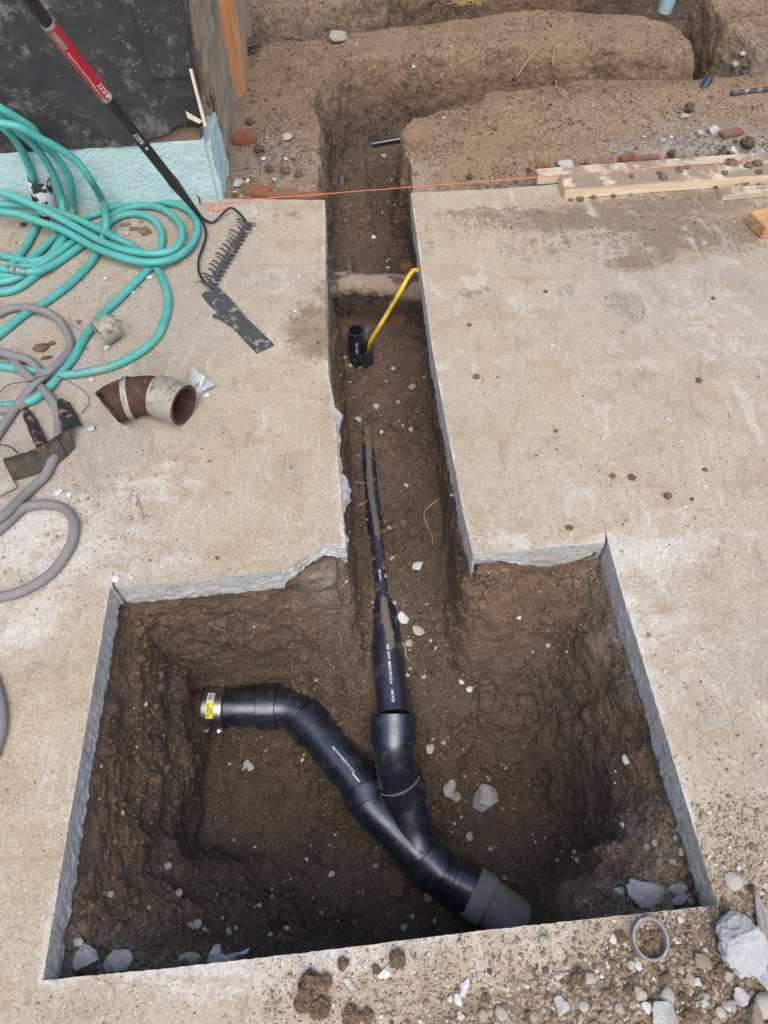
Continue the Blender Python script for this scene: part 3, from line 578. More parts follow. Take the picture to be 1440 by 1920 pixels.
for a in((1200,490,.12,.5,.05),(1320,440,.35,1.0,.13),(1150,400,.45,1.1,.08),(880,400,.2,.5,.06),(800,460,.08,.4,.1),(1000,470,.2,.4,.10),(575,610,.09,1.1,.10),(590,650,.06,.8,.07),(610,540,.05,.6,.12),(530,420,.12,.45,.06),(900,560,.08,.4,.15),(1180,500,.06,.7,.03),(540,400,.06,.5,.03),(80,640,.05,.15),(1260,840,.05,.45),(1130,890,.035,.35),(700,1890,.18,.35,.05),(1320,1850,.28,1.1,.11),(1400,1760,.10,.7,.1),(1050,1900,.2,.6,.03),(1400,1600,.15,.2),(30,1880,.1,.4),(1000,1890,.2,.3,.05),(240,1240,.03,.3),(150,1245,.03,.35),(1440,740,.06,.35),(860,560,.05,.3),(1380,360,.5,.6,.06)): sb('brown',*a)
for a in((1060,545,.035,1.1),(1170,565,.06,1.2,.05),(1190,590,.05,.6),(1205,700,.03,.6),(1290,790,.05,.5),(1330,840,.06,.4),(1180,660,.12,.25),(440,620,.02,.4),(555,640,.02,.3),(230,560,.2,.25,.3),(60,480,.15,.4,.2)): sb('black',*a)
# white saw-dust rim along the cuts
edgeW=np.exp(-np.append(np.zeros(NB),sdg)/.010)*.8; A['white']+=edgeW*(.5+.8*fbm(q,14,3))
# cut faces
rows=7; CVs=[]; att=[]
und=.012*fbm(q3,30,3)
for k in range(rows):
    t=k/(rows-1); p=np.column_stack([pts2,-th*t]); n_=fbm(p*np.array([1,1,2.5]),55,5,.65); rough=np.where(t>.45,.006,.0012)+np.where(brk,.008,0)+np.where(np.isin(segid,[4,5,6]),.010*t,0)
    p[:,:2]+=onrm*(n_*rough+np.where(np.isin(segid,[4,5,6]),.020*ss(.1,.5,t)*ss(-.2,.5,fbm(p,12,2)),0)-.006*ss(.75,1,t)*0)[:,None]
    if k==0: p[:,:2]=pts2
    CVs.append(p); att.append(np.full(NB,ss(.5,1,t))+brk*.8+np.isin(segid,[4,5,6])*.6*ss(.1,.3,t))
b=CVs[-1].copy(); b[:,:2]-=onrm*.010; b[:,2]=np.minimum(b[:,2]+.006,-.06); CVs.append(b); att.append(np.ones(NB)); rows+=1
o=len(Q3); V=np.vstack([Q3]+CVs); 
F=[f if np.cross(SV[f[1]]-SV[f[0]],SV[f[2]]-SV[f[0]])>0 else f[::-1] for f in SF]; nt_=len(F)
sgn=area>0
for k in range(rows-1):
    for i in range(NB):
        j=(i+1)%NB; a_,b_,c_,d_=o+k*NB+i,o+k*NB+j,o+(k+1)*NB+j,o+(k+1)*NB+i; F.append((a_,d_,c_,b_) if sgn else (a_,b_,c_,d_))
ex=len(V)-len(Q3); at={k:np.append(v,np.zeros(ex)) for k,v in A.items()}; at['broken']=np.append(np.zeros(len(Q3)),np.clip(np.concatenate(att),0,1))
pav=obj('concrete_paving',V,F,[M['slab'],M['cut']],attrs=at); tag(pav,'dusty concrete slab saw-cut round the pit and trench','paving',kind='structure')
mi=np.zeros(len(F),np.int32); mi[nt_:]=1; pav.data.polygons.foreach_set('material_index',mi)
smf=np.ones(len(F),bool); smf[nt_:]=False; pav.data.polygons.foreach_set('use_smooth',smf)
print('slab',time.time()-T0)
# ------------------------------------------------------------------ sheets, text and wrapped marks
def nrmz(a): a=np.asarray(a,float); return a/np.linalg.norm(a)
CAMP=np.array([0,0,CAMH])
def facing(A,axis):
    u=CAMP-np.asarray(A); axis=nrmz(axis); u=u-axis*(u@axis); return nrmz(u)
def text_mesh(s,size,sx=1.):
    cu=bpy.data.curves.new('t','FONT'); cu.body=s; cu.size=size; cu.align_x='CENTER'; cu.align_y='CENTER'; cu.resolution_u=3; cu.offset=size*.015
    o=bpy.data.objects.new('t',cu); COL.objects.link(o); dg=bpy.context.evaluated_depsgraph_get(); me=bpy.data.meshes.new_from_object(o.evaluated_get(dg))
    v=np.array([q.co[:2] for q in me.vertices]); f=[tuple(p.vertices) for p in me.polygons]
    bpy.data.objects.remove(o); bpy.data.curves.remove(cu); bpy.data.meshes.remove(me); v[:,0]*=sx; return v,f
def wrap(v2,A,axis,r,mode='axial',u=None,lift=.0007):
    axis=nrmz(axis); u=facing(A,axis) if u is None else u; v=np.cross(axis,u); R=r+lift
    if mode=='axial': s,th=v2[:,0],-v2[:,1]/r
    else: s,th=-v2[:,1],-v2[:,0]/r
    return np.asarray(A)+s[:,None]*axis+R*(np.cos(th)[:,None]*u+np.sin(th)[:,None]*v)
def grid2(w,h,nx,ny,cx=0,cy=0):
    x=np.linspace(-w/2,w/2,nx)+cx; y=np.linspace(-h/2,h/2,ny)+cy; X,Y=np.meshgrid(x,y,indexing='ij')
    return np.column_stack([X.ravel(),Y.ravel()]),[(i*ny+j,(i+1)*ny+j,(i+1)*ny+j+1,i*ny+j+1) for i in range(nx-1) for j in range(ny-1)]
def thick_sheet(V,F,t):
    """close a sheet into a thin solid: offset copy along vertex normals + rim"""
    V=np.asarray(V,float); n=np.zeros_like(V); ed={}
    for f in F:
        c=np.cross(V[f[1]]-V[f[0]],V[f[2]]-V[f[0]]); 
        for i in f: n[i]+=c
        for a,b in zip(f,f[1:]+f[:1]): ed[(a,b)]=1
    n/=np.linalg.norm(n,axis=1)[:,None]+1e-12; o=len(V)
    R=[(a,b) for (a,b) in ed if (b,a) not in ed]
    return np.vstack([V+n*t/2,V-n*t/2]),list(F)+[tuple(i+o for i in f[::-1]) for f in F]+[(b,a,a+o,b+o) for a,b in R]
def prism(poly,z0,z1,bev=0,noise=0):
    """flat-lying plate from a world outline"""
    p=np.asarray(poly,float); n=len(p); A_=.5*np.sum(p[:,0]*np.roll(p[:,1],-1)-np.roll(p[:,0],-1)*p[:,1])
    if A_<0: p=p[::-1]
    c=p.mean(0); q=c+(p-c)*(1-bev)
    V=np.vstack([np.column_stack([p,np.full(n,z0)]),np.column_stack([p,np.full(n,z1-(z1-z0)*.25)]),np.column_stack([q,np.full(n,z1)])])
    F=[tuple(range(n))[::-1],tuple(range(2*n,3*n))]
    for k in(0,1):
        for i in range(n): j=(i+1)%n; F.append((k*n+i,k*n+j,(k+1)*n+j,(k+1)*n+i))
    return V,F
# ------------------------------------------------------------------ drain pipe run
dp=empty('drain_pipe',P(738,1400,-.70),'black plastic drain pipe run with wye fitting crossing the pit and trench','pipe')
ys=np.arange(.672,3.36,.012)[::-1]; path=np.column_stack([pipe_x(ys),ys,pipe_z(ys)])
v,f=tube(path,.0445,32,True); nseg=32
an=np.arctan2(v[:,0]-pipe_x(v[:,1]),v[:,2]-pipe_z(v[:,1]))
yy=v[:,1]; dirt=np.exp(-((an-.16-.10*np.sin(yy*31))/.26)**2)*ss(.80,.87,yy)*ss(1.02,.97,yy)+np.exp(-((an-.0-.08*np.sin(yy*17))/.19)**2)*ss(1.13,1.24,yy)*1.0+.5*ss(.05,-.5,np.cos(an))+.10
o=obj('straight_pipe',v,f,M['abs_dirt'],dp,attrs={'dirt':np.clip(dirt,0,1)})
def printed(txt,size,A,axis,r,par,off=0.,mat='white',sx=1.):
    v2,f2=text_mesh(txt,size,sx); axis=nrmz(axis); u=facing(A,axis); vv=np.cross(axis,u); u2=np.cos(off)*u+np.sin(off)*vv
    return obj('lettering',wrap(v2,A,axis,r,'axial',u2),f2,M[mat],par,smooth=False)
def pz(px,py,yy=None):
    return np.array([pipe_x(yy),yy,pipe_z(yy)])
dirn=nrmz(pz(0,0,.7)-pz(0,0,.9))
printed('ABS  DWV  MADE IN U.S.A.',.0095,pz(0,0,.80),dirn,.0445,o,-.05); printed('04/14/23',.0095,pz(0,0,.712),dirn,.0445,o,-.05); printed('ABS DWV P.E.',.008,pz(0,0,1.065),dirn,.0445,o,.0)
def hub(name,a,b,r,par=dp,mat='abs',lip=.003,seg=40):
    a=np.asarray(a);b=np.asarray(b); L=np.linalg.norm(b-a); p=seg_path(a,b,L/1.01); p=np.array([a,a+(b-a)/L*.0015,b-(b-a)/L*.0015,b]); return obj(name,*tube(p,[r-.0012,r,r,r-.0012],seg),M[mat],par)
def bendtube(name,pts,r,par=dp,mat='abs',seg=40): return obj(name,*tube(catmull(pts,.008),r,seg),M[mat],par)
q0=pz(0,0,.676); q1=P(738,1392,-.449); q2=P(742,1432,-.492); q3_=P(747,1464,-.538); q4=P(760,1496,-.575); q5=P(774,1556,-.615); q6=P(788,1598,-.632); q7=P(822,1638,-.645)
el=bendtube('reducing_elbow',[q0+(q1-q0)*.6,q1,q2,q3_,q3_+(q3_-q2)*.4],.0560); hub('elbow_hub',q0,q1,.0615,el)
bendtube('joint_ring',[q0+(q1-q0)*.88,q0+(q1-q0)*1.04],.0633,el)
wy=bendtube('wye_fitting',[q3_+(q4-q3_)*.5,q4,q5,q6,q7-(q7-q6)*.2],.0585); hub('wye_hub',q3_+(q4-q3_)*.02,q4,.0668,wy)
# chalky glue ring at the wye mouth
def ring(name,c,ax,R,r,par,mat,a0=0,a1=2*np.pi,n=40):
    ax=nrmz(ax); u=facing(c,ax); v_=np.cross(ax,u); t=np.linspace(a0,a1,n); pth=np.asarray(c)+R*(np.cos(t)[:,None]*u+np.sin(t)[:,None]*v_); return obj(name,*tube(pth,r,6),M[mat],par)
M['glue']=simple('dried_primer',(.52,.45,.36),.8,0,.2,60,0)
ring('glue_ring',q3_+(q4-q3_)*.03,q4-q3_,.0600,.0013,wy,'glue',-1.2,1.2)
b0=P(570,1343,-.600); b1=P(592,1369,-.602); b2=P(682,1475,-.605); b3=P(694,1506,-.610); b4=P(790,1606,-.632)
bp=obj('branch_pipe',*tube(seg_path(b0,b2+(b3-b2)*.2,.01),.0565,40),M['abs'],dp)
bendtube('branch_arm',[b2,b3,b3+(b4-b3)*.5,b4],.0580,wy); hub('branch_hub',b2,b3,.0660,wy)
printed('ABS DWV MADE IN U.S.A.',.0085,b1+(b2-b1)*.62,b2-b1,.0565,bp,-.10); 
v2,f2=grid2(.03,.0035,8,3); obj('print_mark',wrap(v2,b1+(b2-b1)*.90,b2-b1,.0565,'axial',None,.0009),f2,M['white'],bp)
c0=P(486,1326,-.600); c1=P(520,1326,-.600); e_=P(546,1330,-.600)
eb=bendtube('branch_elbow',[c1-(c1-c0)*.3,c1,e_,b0,b0+(b1-b0)*.3],.0580); hub('elbow_inlet_hub',c0,c1,.0665,eb); hub('elbow_outlet_hub',b0,b1,.0665,eb)
ring('size_mark',P(546,1322,-.538),[0,0,1],.006,.0008,eb,'inkblack'); 
ls=obj('short_pipe',*tube(seg_path(P(398,1327,-.6),c0+(c1-c0)*.3,.01),.0560,40),M['abs'],dp)
o1=hub('outlet_hub',P(793,1603,-.634),P(826,1640,-.646),.0672,wy); 
le=bendtube('lower_elbow',[P(812,1628,-.642),P(835,1644,-.648),P(858,1657,-.653),P(880,1668,-.656)],.0600); hub('lower_elbow_hub',P(848,1650,-.651),P(884,1671,-.657),.0670,le)
for px,py in((826,1618),(815,1633)):
    c=P(px+10,py+16,-.59); 
for k,(t,off) in enumerate(((.28,-.32),(.28,.02))):
    a_=P(826,1640,-.646); b_=P(858,1657,-.653); ax=nrmz(b_-a_); c=a_+(b_-a_)*t; u=facing(c,ax); vv=np.cross(ax,u); u=np.cos(off)*u+np.sin(off)*vv
    tt=np.linspace(0,2*np.pi,22); v2=np.column_stack([np.cos(tt)*.0068,np.sin(tt)*.0068]); obj('size_mark',*tube(wrap(v2,c,ax,.0600,'axial',u,.0002),.0007,5,False),M['inkblack'],le)
    v2=np.array([[-.004,-.003],[.004,.003]]); obj('size_mark',*tube(wrap(v2,c,ax,.0600,'axial',u,.0002),.0007,5),M['inkblack'],le)
v2,f2=text_mesh('4 CALIFORNIA',.0085,.9); a_=P(848,1650,-.651); b_=P(884,1671,-.657); obj('lettering',wrap(v2,a_+(b_-a_)*.25,b_-a_,.0670,'circ'),f2,M['black'],le,smooth=False)
# cleanout
ch=P(676,650,-.285); cr=.045
co_=empty('cleanout_tee',ch-np.array([0,0,.09]),'black plastic cleanout tee standing in the trench with a narrow pipe inside','pipe fitting')
obj('hub',*pipe_shell(np.array([ch-[0,0,.11],ch-[0,0,.03],ch]),[cr-.002,cr,cr],cr-.005,36),M['abs'],co_)
sb_=ch+np.array([-.014,.004,-.07]); st_=P(667,619,-.205)
ip=obj('standpipe',*pipe_shell(seg_path(sb_,st_,.02),.0285,.0235,32),M['abs'],co_)
v2,f2=text_mesh('ABS 1-1/2',.012); obj('lettering',wrap(v2,sb_+(st_-sb_)*.62,st_-sb_,.0285,'axial'),f2,M['white'],ip,smooth=False)
pc=[P(690,613,-.27),P(688.5,622,-.275),P(687.5,632,-.28),P(687,642,-.285)]
pc=catmull(pc,.0065); lk=[]
for i,c in enumerate(pc[:-1]):
    ax=nrmz(pc[i+1]-c); s_=np.cross(ax,[0,1,0] if i%2 else [1,0,1.]); s_=nrmz(s_); t=np.linspace(0,2*np.pi,13)[:-1]; lk.append(tube(np.vstack([c+ax*.0062*np.cos(a)+s_*.0032*np.sin(a) for a in t]+[c+ax*.0062]),.0009,5,False))
tag(obj('plug_chain',*merge(lk),M['steel']),'fine steel chain hanging into the cleanout tee','chain')
# shielded coupling, rusty pipe
ca,cb=P(384,1327,-.6),P(424,1328,-.6); 
cp=empty('shielded_coupling',ca-np.array([0,0,.06]),'steel band coupling with yellow label joining black pipe to rusty pipe','coupling')
cax=nrmz(cb-ca); L=np.linalg.norm(cb-ca)
obj('rubber_sleeve',*tube(seg_path(ca+cax*.001,cb+cax*.004,.01),.0585,40),M['black'],cp)
obj('shield',*tube(seg_path(ca+cax*.004,cb-cax*.003,.004),.0602+.0005*np.sin(np.arange(len(seg_path(ca+cax*.004,cb-cax*.003,.004)))*2.2),40),M['steel'],cp)
for t in(.20,.80):
    c=ca+cax*L*t; bd=obj('clamp_band',*tube(np.array([c-cax*.0065,c+cax*.0065]),.0617,40),M['steel'],cp)
    u=facing(c,cax); vv=np.cross(cax,u); d=np.cos(1.55)*u+np.sin(1.55)*vv; s=c+d*.066; tn=np.cos(1.55+1.57)*u+np.sin(1.55+1.57)*vv
    obj('clamp_screw',*merge([tube(np.array([s-tn*.011,s+tn*.004]),.0038,10),tube(np.array([s-tn*.016,s-tn*.011]),.0055,6),box(s,(.012,.009,.010))]),M['steel'],bd)
    for off in(-.1,): 
        p=c+ (np.cos(.05)*u+np.sin(.05)*vv)*.0619; obj('rivet',*merge([(ico(1)[0]*.0016+p,ico(1)[1])]),M['inkblack'],bd)
lc=ca+cax*L*.47; u=facing(lc,cax); vv=np.cross(cax,u); lu=np.cos(-.10)*u+np.sin(-.10)*vv
v2,f2=grid2(.075,.021,16,3); o=obj('label',wrap(v2,lc,cax,.0625,'circ',lu,.0005),f2,M['yellowlabel'],cp)
v2,f2=grid2(.030,.0205,8,3,.0235,0); obj('white_panel',wrap(v2,lc,cax,.0625,'circ',lu,.0010),f2,M['white'],o)
bars=[]; g=np.random.default_rng(5); x=-.0085
while x<.008:
    w_=g.choice([.0006,.0012,.0018]); v2,f2=grid2(.019,w_,5,2,.0245,x+w_/2); bars.append((wrap(v2,lc,cax,.0625,'circ',lu,.0014),f2)); x+=w_+g.choice([.0008,.0014])
obj('barcode',*merge(bars),M['inkblack'],o,smooth=False)
v2,f2=text_mesh('PROFLEX',.0092,.92); v2+=[-.0150,.0035]; obj('lettering',wrap(v2,lc,cax,.0625,'circ',lu,.0014),f2,M['inkblack'],o,smooth=False)
for k,tx in enumerate(('3000 SERIES','4 IN. C.I.')): v2,f2=text_mesh(tx,.0042); v2+=[-.016,-.0035-.0045*k]; obj('lettering',wrap(v2,lc,cax,.0625,'circ',lu,.0014),f2,M['inkblack'],o,smooth=False)
tag(obj('rusty_pipe',*tube(seg_path(ca-cax*.13,ca+cax*.01,.008),.0545,40,True,.10,3),M['rust']),'rusty iron pipe end coming out of the left pit wall','pipe')
gp_=empty('clay_pipe',P(900,1680,-.72),'grey cracked clay pipe running into the soil at the lower right','pipe')
obj('barrel',*tube(catmull([P(905,1684,-.66),P(930,1702,-.664),P(960,1722,-.668),P(1010,1752,-.675),P(1060,1780,-.68)],.008),[.0605]*1,40,True,.03,9),M['clay'],gp_)
obj('socket',*tube(np.array([P(881,1669,-.657),P(884,1671,-.657),P(912,1690,-.661),P(914,1691,-.661)]),[.064,.0675,.0675,.062],40,True,.02,2),M['clay'],gp_)
# old pipe across the trench
xa,xb=P(606,532,-.15),P(800,541,-.15); pl=seg_path(xa,xb,.006); t=np.linspace(0,1,len(pl))
tag(obj('crossing_pipe',*tube(pl,.0405+.006*ss(.30,.15,t)+.006*ss(.68,.78,t),36,True,.13,5),M['asbestos']),'old soil-caked clay pipe crossing the trench above the cleanout','pipe')
yh=catmull([P(691,655,-.33),P(694,641,-.285),P(711,613,-.215),P(729,583,-.165),P(748,551,-.10),P(763,524,-.07),P(771,511,-.055),P(777,507,-.055),P(796,508,-.06)],.008)
tag(obj('yellow_hose',*tube(yh,.0074,14),M['yellow']),'thin yellow hose leaning from the cleanout up to the trench edge','hose')
# ------------------------------------------------------------------ hoses
HR=.0122
def strand(pts,r,lay=0.,yp=None):
    out=[]
    for q in pts:
        if len(q)==2: out.append(P(q[0],q[1],r+lay+.001))
        elif q[2]=='w': out.append(PY(q[0],q[1],q[3]))
        else: out.append(P(q[0],q[1],q[2]))
    return tube(catmull(out,.014),r,14)
W='w'; L1=HR*2.05
T=[([(-25,186,W,2.30),(0,202,W,2.30),(31,221,W,2.31),(61,241,W,2.32),(81,270,W,2.33),(103,292,W,2.35),(126,324,W,2.36),(134,351,W,2.37),(135,385,.035),(134,405,.014),(126,430),(111,455),(90,483),(56,490),(21,483),(0,478),(-20,470)],0),
([(-25,200,W,2.33),(0,216,W,2.33),(20,232,W,2.34),(41,252,W,2.34),(63,272,W,2.35),(87,303,W,2.36),(105,339,W,2.37),(115,370,W,2.38),(118,397,.04),(117,418,.014),(106,440),(89,457),(67,478),(40,500),(0,515),(-20,520)],0),
([(-25,226,W,2.27),(0,231,W,2.27),(36,238,W,2.27),(72,258,W,2.28),(108,277,W,2.29),(144,303,W,2.30),(171,339,W,2.30),(191,375,.055),(198,406,.055),(198,428,.045),(190,452,.016),(179,478),(167,496),(139,525),(104,553),(76,572),(42,592),(0,627),(-25,645)],0),
([(-25,205,W,2.36),(5,238,W,2.36),(23,256,W,2.37),(40,281,W,2.38),(52,306,W,2.39),(60,330,W,2.40),(66,365,W,2.41),(70,402,.02),(68,424),(56,449),(37,478),(20,500),(0,524),(-20,540)],0),
([(-25,352,.10),(0,360,.095),(36,373,.09),(72,389,.08),(108,407,.07),(149,430,.058),(185,450,.05),(221,465,.045),(257,473,.042),(293,476,.040),(321,470,.038),(337,455,.036),(341,430,.032),(328,409,.022),(302,391,.016),(266,386),(230,394),(203,409),(185,425),(160,440),(132,457),(104,478),(76,496),(50,500),(10,503)],0),
([(-25,386,.06),(0,384,.055),(36,384,.05),(72,388,.05),(108,397,.05),(144,411,.042),(185,430,.040),(221,448,.036),(248,461,.016),(270,480,.013),(290,500),(302,517),(313,548),(315,575),(308,602),(296,630),(270,655),(250,668),(225,681),(200,690),(150,700),(110,703),(85,700),(54,694),(27,690),(0,686),(-25,684)],0),
([(-25,394,.07),(0,397,.066),(36,402,.06),(72,415,.058),(108,427,.055),(140,443,.05),(176,463,.045),(212,477,.040),(248,488,.040),(284,492,.040),(321,486,.030),(353,466,.022),(369,439,.016),(369,418,.014),(357,398),(330,384),(293,378),(257,379),(221,386),(194,397),(158,410),(125,440,.02),(104,470),(70,500),(35,517),(0,518),(-25,518)],0),
([(195,425,.014),(212,412),(230,404),(257,401),(284,410),(299,427),(304,448),(301,466),(293,485),(281,502),(248,535),(221,562),(194,587),(180,605),(159,632),(137,672),(117,695),(99,719),(81,735),(60,751),(18,760),(-25,762)],0),
([(-25,504,.030),(0,503,.032),(30,507,.034),(56,510,.030),(76,507,.026),(104,494,.016),(132,475),(153,460),(170,445),(195,425)],0),
([(80,505),(62,520),(42,535),(14,547),(-25,547)],0),([(-25,530),(10,528),(35,520),(60,508)],0)]
gh=empty('garden_hose',P(200,500,0),'long teal garden hose lying in tangled loops against the pale wall','hose')
for p,_ in T: obj('tubing',*strand(p,HR),M['teal'],gh)
def band(a,b,r,name,par,mat): return obj(name,*tube(seg_path(a,b,.004),r,16),M[mat],par)
band(P(17,505.5,.034),P(22,506.5,.034),.0140,'hose_clamp',gh,'steel'); band(P(25,506.5,.034),P(39,508,.034),.0136,'connector',gh,'dullsteel'); band(P(47,509,.032),P(52,509.5,.032),.0140,'hose_clamp',gh,'steel')
for x in(28,32,36): band(P(x,507,.034),P(x+2,507.2,.034),.0148,'connector_ridge',gh,'dullsteel')
band(P(-3,397,.066),P(7,398,.065),.0132,'hose_ferrule',gh,'teal')
GR=.0125; G=[[(-25,598),(0,587),(22,578),(51,576,.028),(78,582,.03),(103,594,.016),(119,612),(130,636),(130,656),(117,675,.026),(99,690,.036),(76,708,.040),(60,722,.038),(42,746,.022),(23,773),(5,800),(-20,838)],
[(-25,668),(0,664),(15,667),(32,685,.018),(52,704,.022),(68,718,.016),(81,730,.024),(97,750,.026),(108,777,.016),(110,809),(108,840),(87,888),(72,904),(45,929,.02),(18,955,.034),(0,970,.036),(-25,990,.02)],
[(-25,660),(0,660,.032),(27,668,.03),(49,673,.022),(63,683,.016),(72,695),(74,712),(65,735),(48,755),(30,764),(18,768),(-25,769)],
[(-25,1010),(10,983),(43,953),(83,945),(117,952),(137,973),(138,1003),(123,1040),(93,1077),(57,1100),(20,1115),(-30,1124)],[(-14,1270),(0,1320),(1,1370),(-14,1420)]]
gg=empty('rubber_hose',P(60,760,0),'flattened grey rubber hose curled over the slab at the left','hose')
for p in G:
    v,f=strand(p,GR); c=fbm(v,14,2); v[:,2]=np.maximum(v[:,2]*(1-.12*c),.0008); obj('tubing',v,f,M['greyhose'],gg)
# ------------------------------------------------------------------ rake
def proj(p): c=RM.T@(np.asarray(p)-CAMP); return CX+FP*c[0]/c[2],CY+FP*c[1]/c[2]
ra=P(374,404,.016); rb=ZC(22,-42,1.55); 
def at_py(y):
    lo,hi=0.,1.
    for _ in range(40):
        m=(lo+hi)/2; 
        if proj(ra+(rb-ra)*m)[1]>y: lo=m
        else: hi=m
    return ra+(rb-ra)*lo
rk=empty('bow_rake',ra,'black and red handled bow rake leaning up from the slab','rake')
rr=.0150
top=at_py(-40); obj('handle',*tube(seg_path(at_py(345),top+(top-ra)*.12,.02),rr,20),M['black'],rk)
obj('socket',*tube(np.array([at_py(335),at_py(342),at_py(346),at_py(370),ra]),[rr+.0012,rr+.0022,rr+.0015,.0125,.0075],20),M['black'],rk)
lb=obj('label_sleeve',*tube(seg_path(at_py(181),at_py(42),.02),rr+.0012,24),M['red'],rk)
for y in(44,180): obj('tape_ring',*tube(np.array([at_py(y+3),at_py(y-3)]),rr+.0016,20),M['dullsteel'],rk)
rax=rb-ra
for tx,y,s,of in (('HUSKY',166,.019,.45),):
    v2,f2=text_mesh(tx,s,.95); u=facing(at_py(y),rax); vv=np.cross(nrmz(rax),u); obj('lettering',wrap(v2,at_py(y),rax,rr+.0012,'axial',np.cos(of)*u+np.sin(of)*vv),f2,M['white'],lb,smooth=False)
for tx,y,of,s in(('BALANCED CONTROL WITH CUSHION GRIP',120,-.35,.006),('DOUBLE PLAY BOW RAKE',165,-.45,.006)):
    v2,f2=text_mesh(tx,s); u=facing(at_py(y),rax); vv=np.cross(nrmz(rax),u); obj('lettering',wrap(v2,at_py(y),rax,rr+.0012,'axial',np.cos(of)*u+np.sin(of)*vv),f2,M['white'],lb,smooth=False)
def logo(y,of,R_):   # small double chevron beside the word
    v2=np.array([[-.006,-.005],[.003,0],[-.006,.005],[-.003,0],[0,-.005],[.009,0],[0,.005],[.003,0]]); u=facing(at_py(y),rax); vv=np.cross(nrmz(rax),u)
    return wrap(v2,at_py(y),rax,R_,'axial',np.cos(of)*u+np.sin(of)*vv),[(0,1,3),(1,2,3),(4,5,7),(5,6,7)]
obj('emblem',*logo(178,.45,rr+.0012),M['white'],lb,smooth=False)
v2,f2=grid2(.055,.012,10,4); u=facing(at_py(66),rax); vv=np.cross(nrmz(rax),u); obj('care_panel',wrap(v2,at_py(66),rax,rr+.0012,'axial',np.cos(-.3)*u+np.sin(-.3)*vv),f2,M['dullsteel'],lb,smooth=False)
v2,f2=text_mesh('HUSKY',.017,.95); u=facing(at_py(254),rax); vv=np.cross(nrmz(rax),u); obj('lettering',wrap(v2,at_py(254),rax,rr,'axial',u),f2,M['white'],rk,smooth=False)
obj('emblem',*logo(272,0,rr),M['white'],rk,smooth=False)
w1=[(376,405,.016),(386,413.5,.012),(397,417,.010),(405.5,412.6,.012),(416,402,.02),(430,390.5,.026),(439,392,.026),(450,401,.02),(460,414,.014)]
w2=[(375,407,.016),(384,425,.014),(386,443,.014),(380,464,.013),(373,485,.013),(372,503,.013),(378,521,.013),(391,537,.012)]
for w_ in(w1,w2): obj('bow_arm',*tube(catmull([P(*q) for q in w_],.008),.0042,10),M['black'],rk)
ha,hb=P(391,540,.012),P(466,417,.012); hd=nrmz(hb-ha); sd_=np.cross([0,0,1.],hd)  # to the left of travel
obj('head_bar',*bevbox((ha+hb)/2,(np.linalg.norm(hb-ha),.021,.010),np.column_stack([hd,sd_,[0,0,1.]]),.003),M['rubbermat'],rk)
g=np.random.default_rng(11)
for k in range(17):
    c=ha+(hb-ha)*((k+.3)/16.8); a=g.uniform(-.16,.16); d=(sd_*.9+hd*(-.35+a))*g.uniform(.6,1.05); 
    p=[c-sd_*.019-hd*(-.006)+[0,0,-.004],c+[0,0,.004],c+d*.012+[0,0,.012],c+d*.024+[0,0,.024],c+d*.033+[0,0,.024]]
    obj('tine',*tube(catmull(p,.008),np.linspace(.0046,.0024,len(catmull(p,.008))),8),M['rubbermat'],rk)
# ------------------------------------------------------------------ strap and scraps on the slab
st=[(405,536),(439,568),(464,600),(496,630),(515,649),(482,664),(450,631),(439,618),(420,605),(411,601),(399,597),(400,592),(411,591),(398,579),(378,555)]
pp=[]
for i,a in enumerate(st):
    b=st[(i+1)%len(st)]
    for t in np.arange(0,1,.25): pp.append(P(a[0]+(b[0]-a[0])*t+g.uniform(-.6,.6),a[1]+(b[1]-a[1])*t+g.uniform(-.6,.6))[:2])
tag(obj('rubber_strap',*prism(pp,.002,.007,.02),M['rubbermat'],smooth=False),'flat dusty black rubber strap lying below the rake head','strap')
# cast iron elbow
ce=empty('iron_elbow',P(270,790,0),'rusty cast iron pipe elbow with loose steel bands on the slab','pipe fitting')
ep=catmull([P(206,764,.055),P(225,752,.056),P(262,742,.057),P(300,744,.057),P(345,760,.057)],.008); n_=len(ep)
v,f=pipe_shell(ep,.0535,.0475,36); 
v=v+(fbm(v,30,3)*.0028)[:,None]*nrmz([0,-.5,1]); d0=(v-ep[0])@nrmz(ep[1]-ep[0]); v-=np.clip(.02-d0,0,1)[:,None]*0
k=np.where(np.linalg.norm(v-ep[0],axis=1)<.058)[0]; v[k]+=(fbm(v[k],35,3)*.010)[:,None]*nrmz(ep[1]-ep[0])
obj('elbow_body',v,f,M['rust'],ce)
bc=ep[int(n_*.27)]; bt=nrmz(ep[int(n_*.27)+1]-ep[int(n_*.27)]+np.array([.0,.0,.12])*0+nrmz([.2,-.1,.0])*.003)
obj('loose_band',*pipe_shell(np.array([bc-bt*.008,bc+bt*.008]),.0585,.0572,40),M['dullsteel'],ce)
i0=int(n_*.62); i1=int(n_*.97); sg=ep[i0:i1+1]; 
pth=catmull(sg[::max(1,len(sg)//4)],.0022); obj('corrugated_band',*pipe_shell(pth,.0580+.0005*np.sin(np.arange(len(pth))*1.57),.0560,44),M['dullsteel'],ce)
x0=P(352,733,.05); obj('bent_tab',*thick_sheet(*(lambda:(np.array([x0,x0+[.03,.02,.012],x0+[.034,.008,.012],x0+[.006,-.012,0]]),[(0,1,2,3)]))(),.0015),M['dullsteel'],ce,smooth=False)
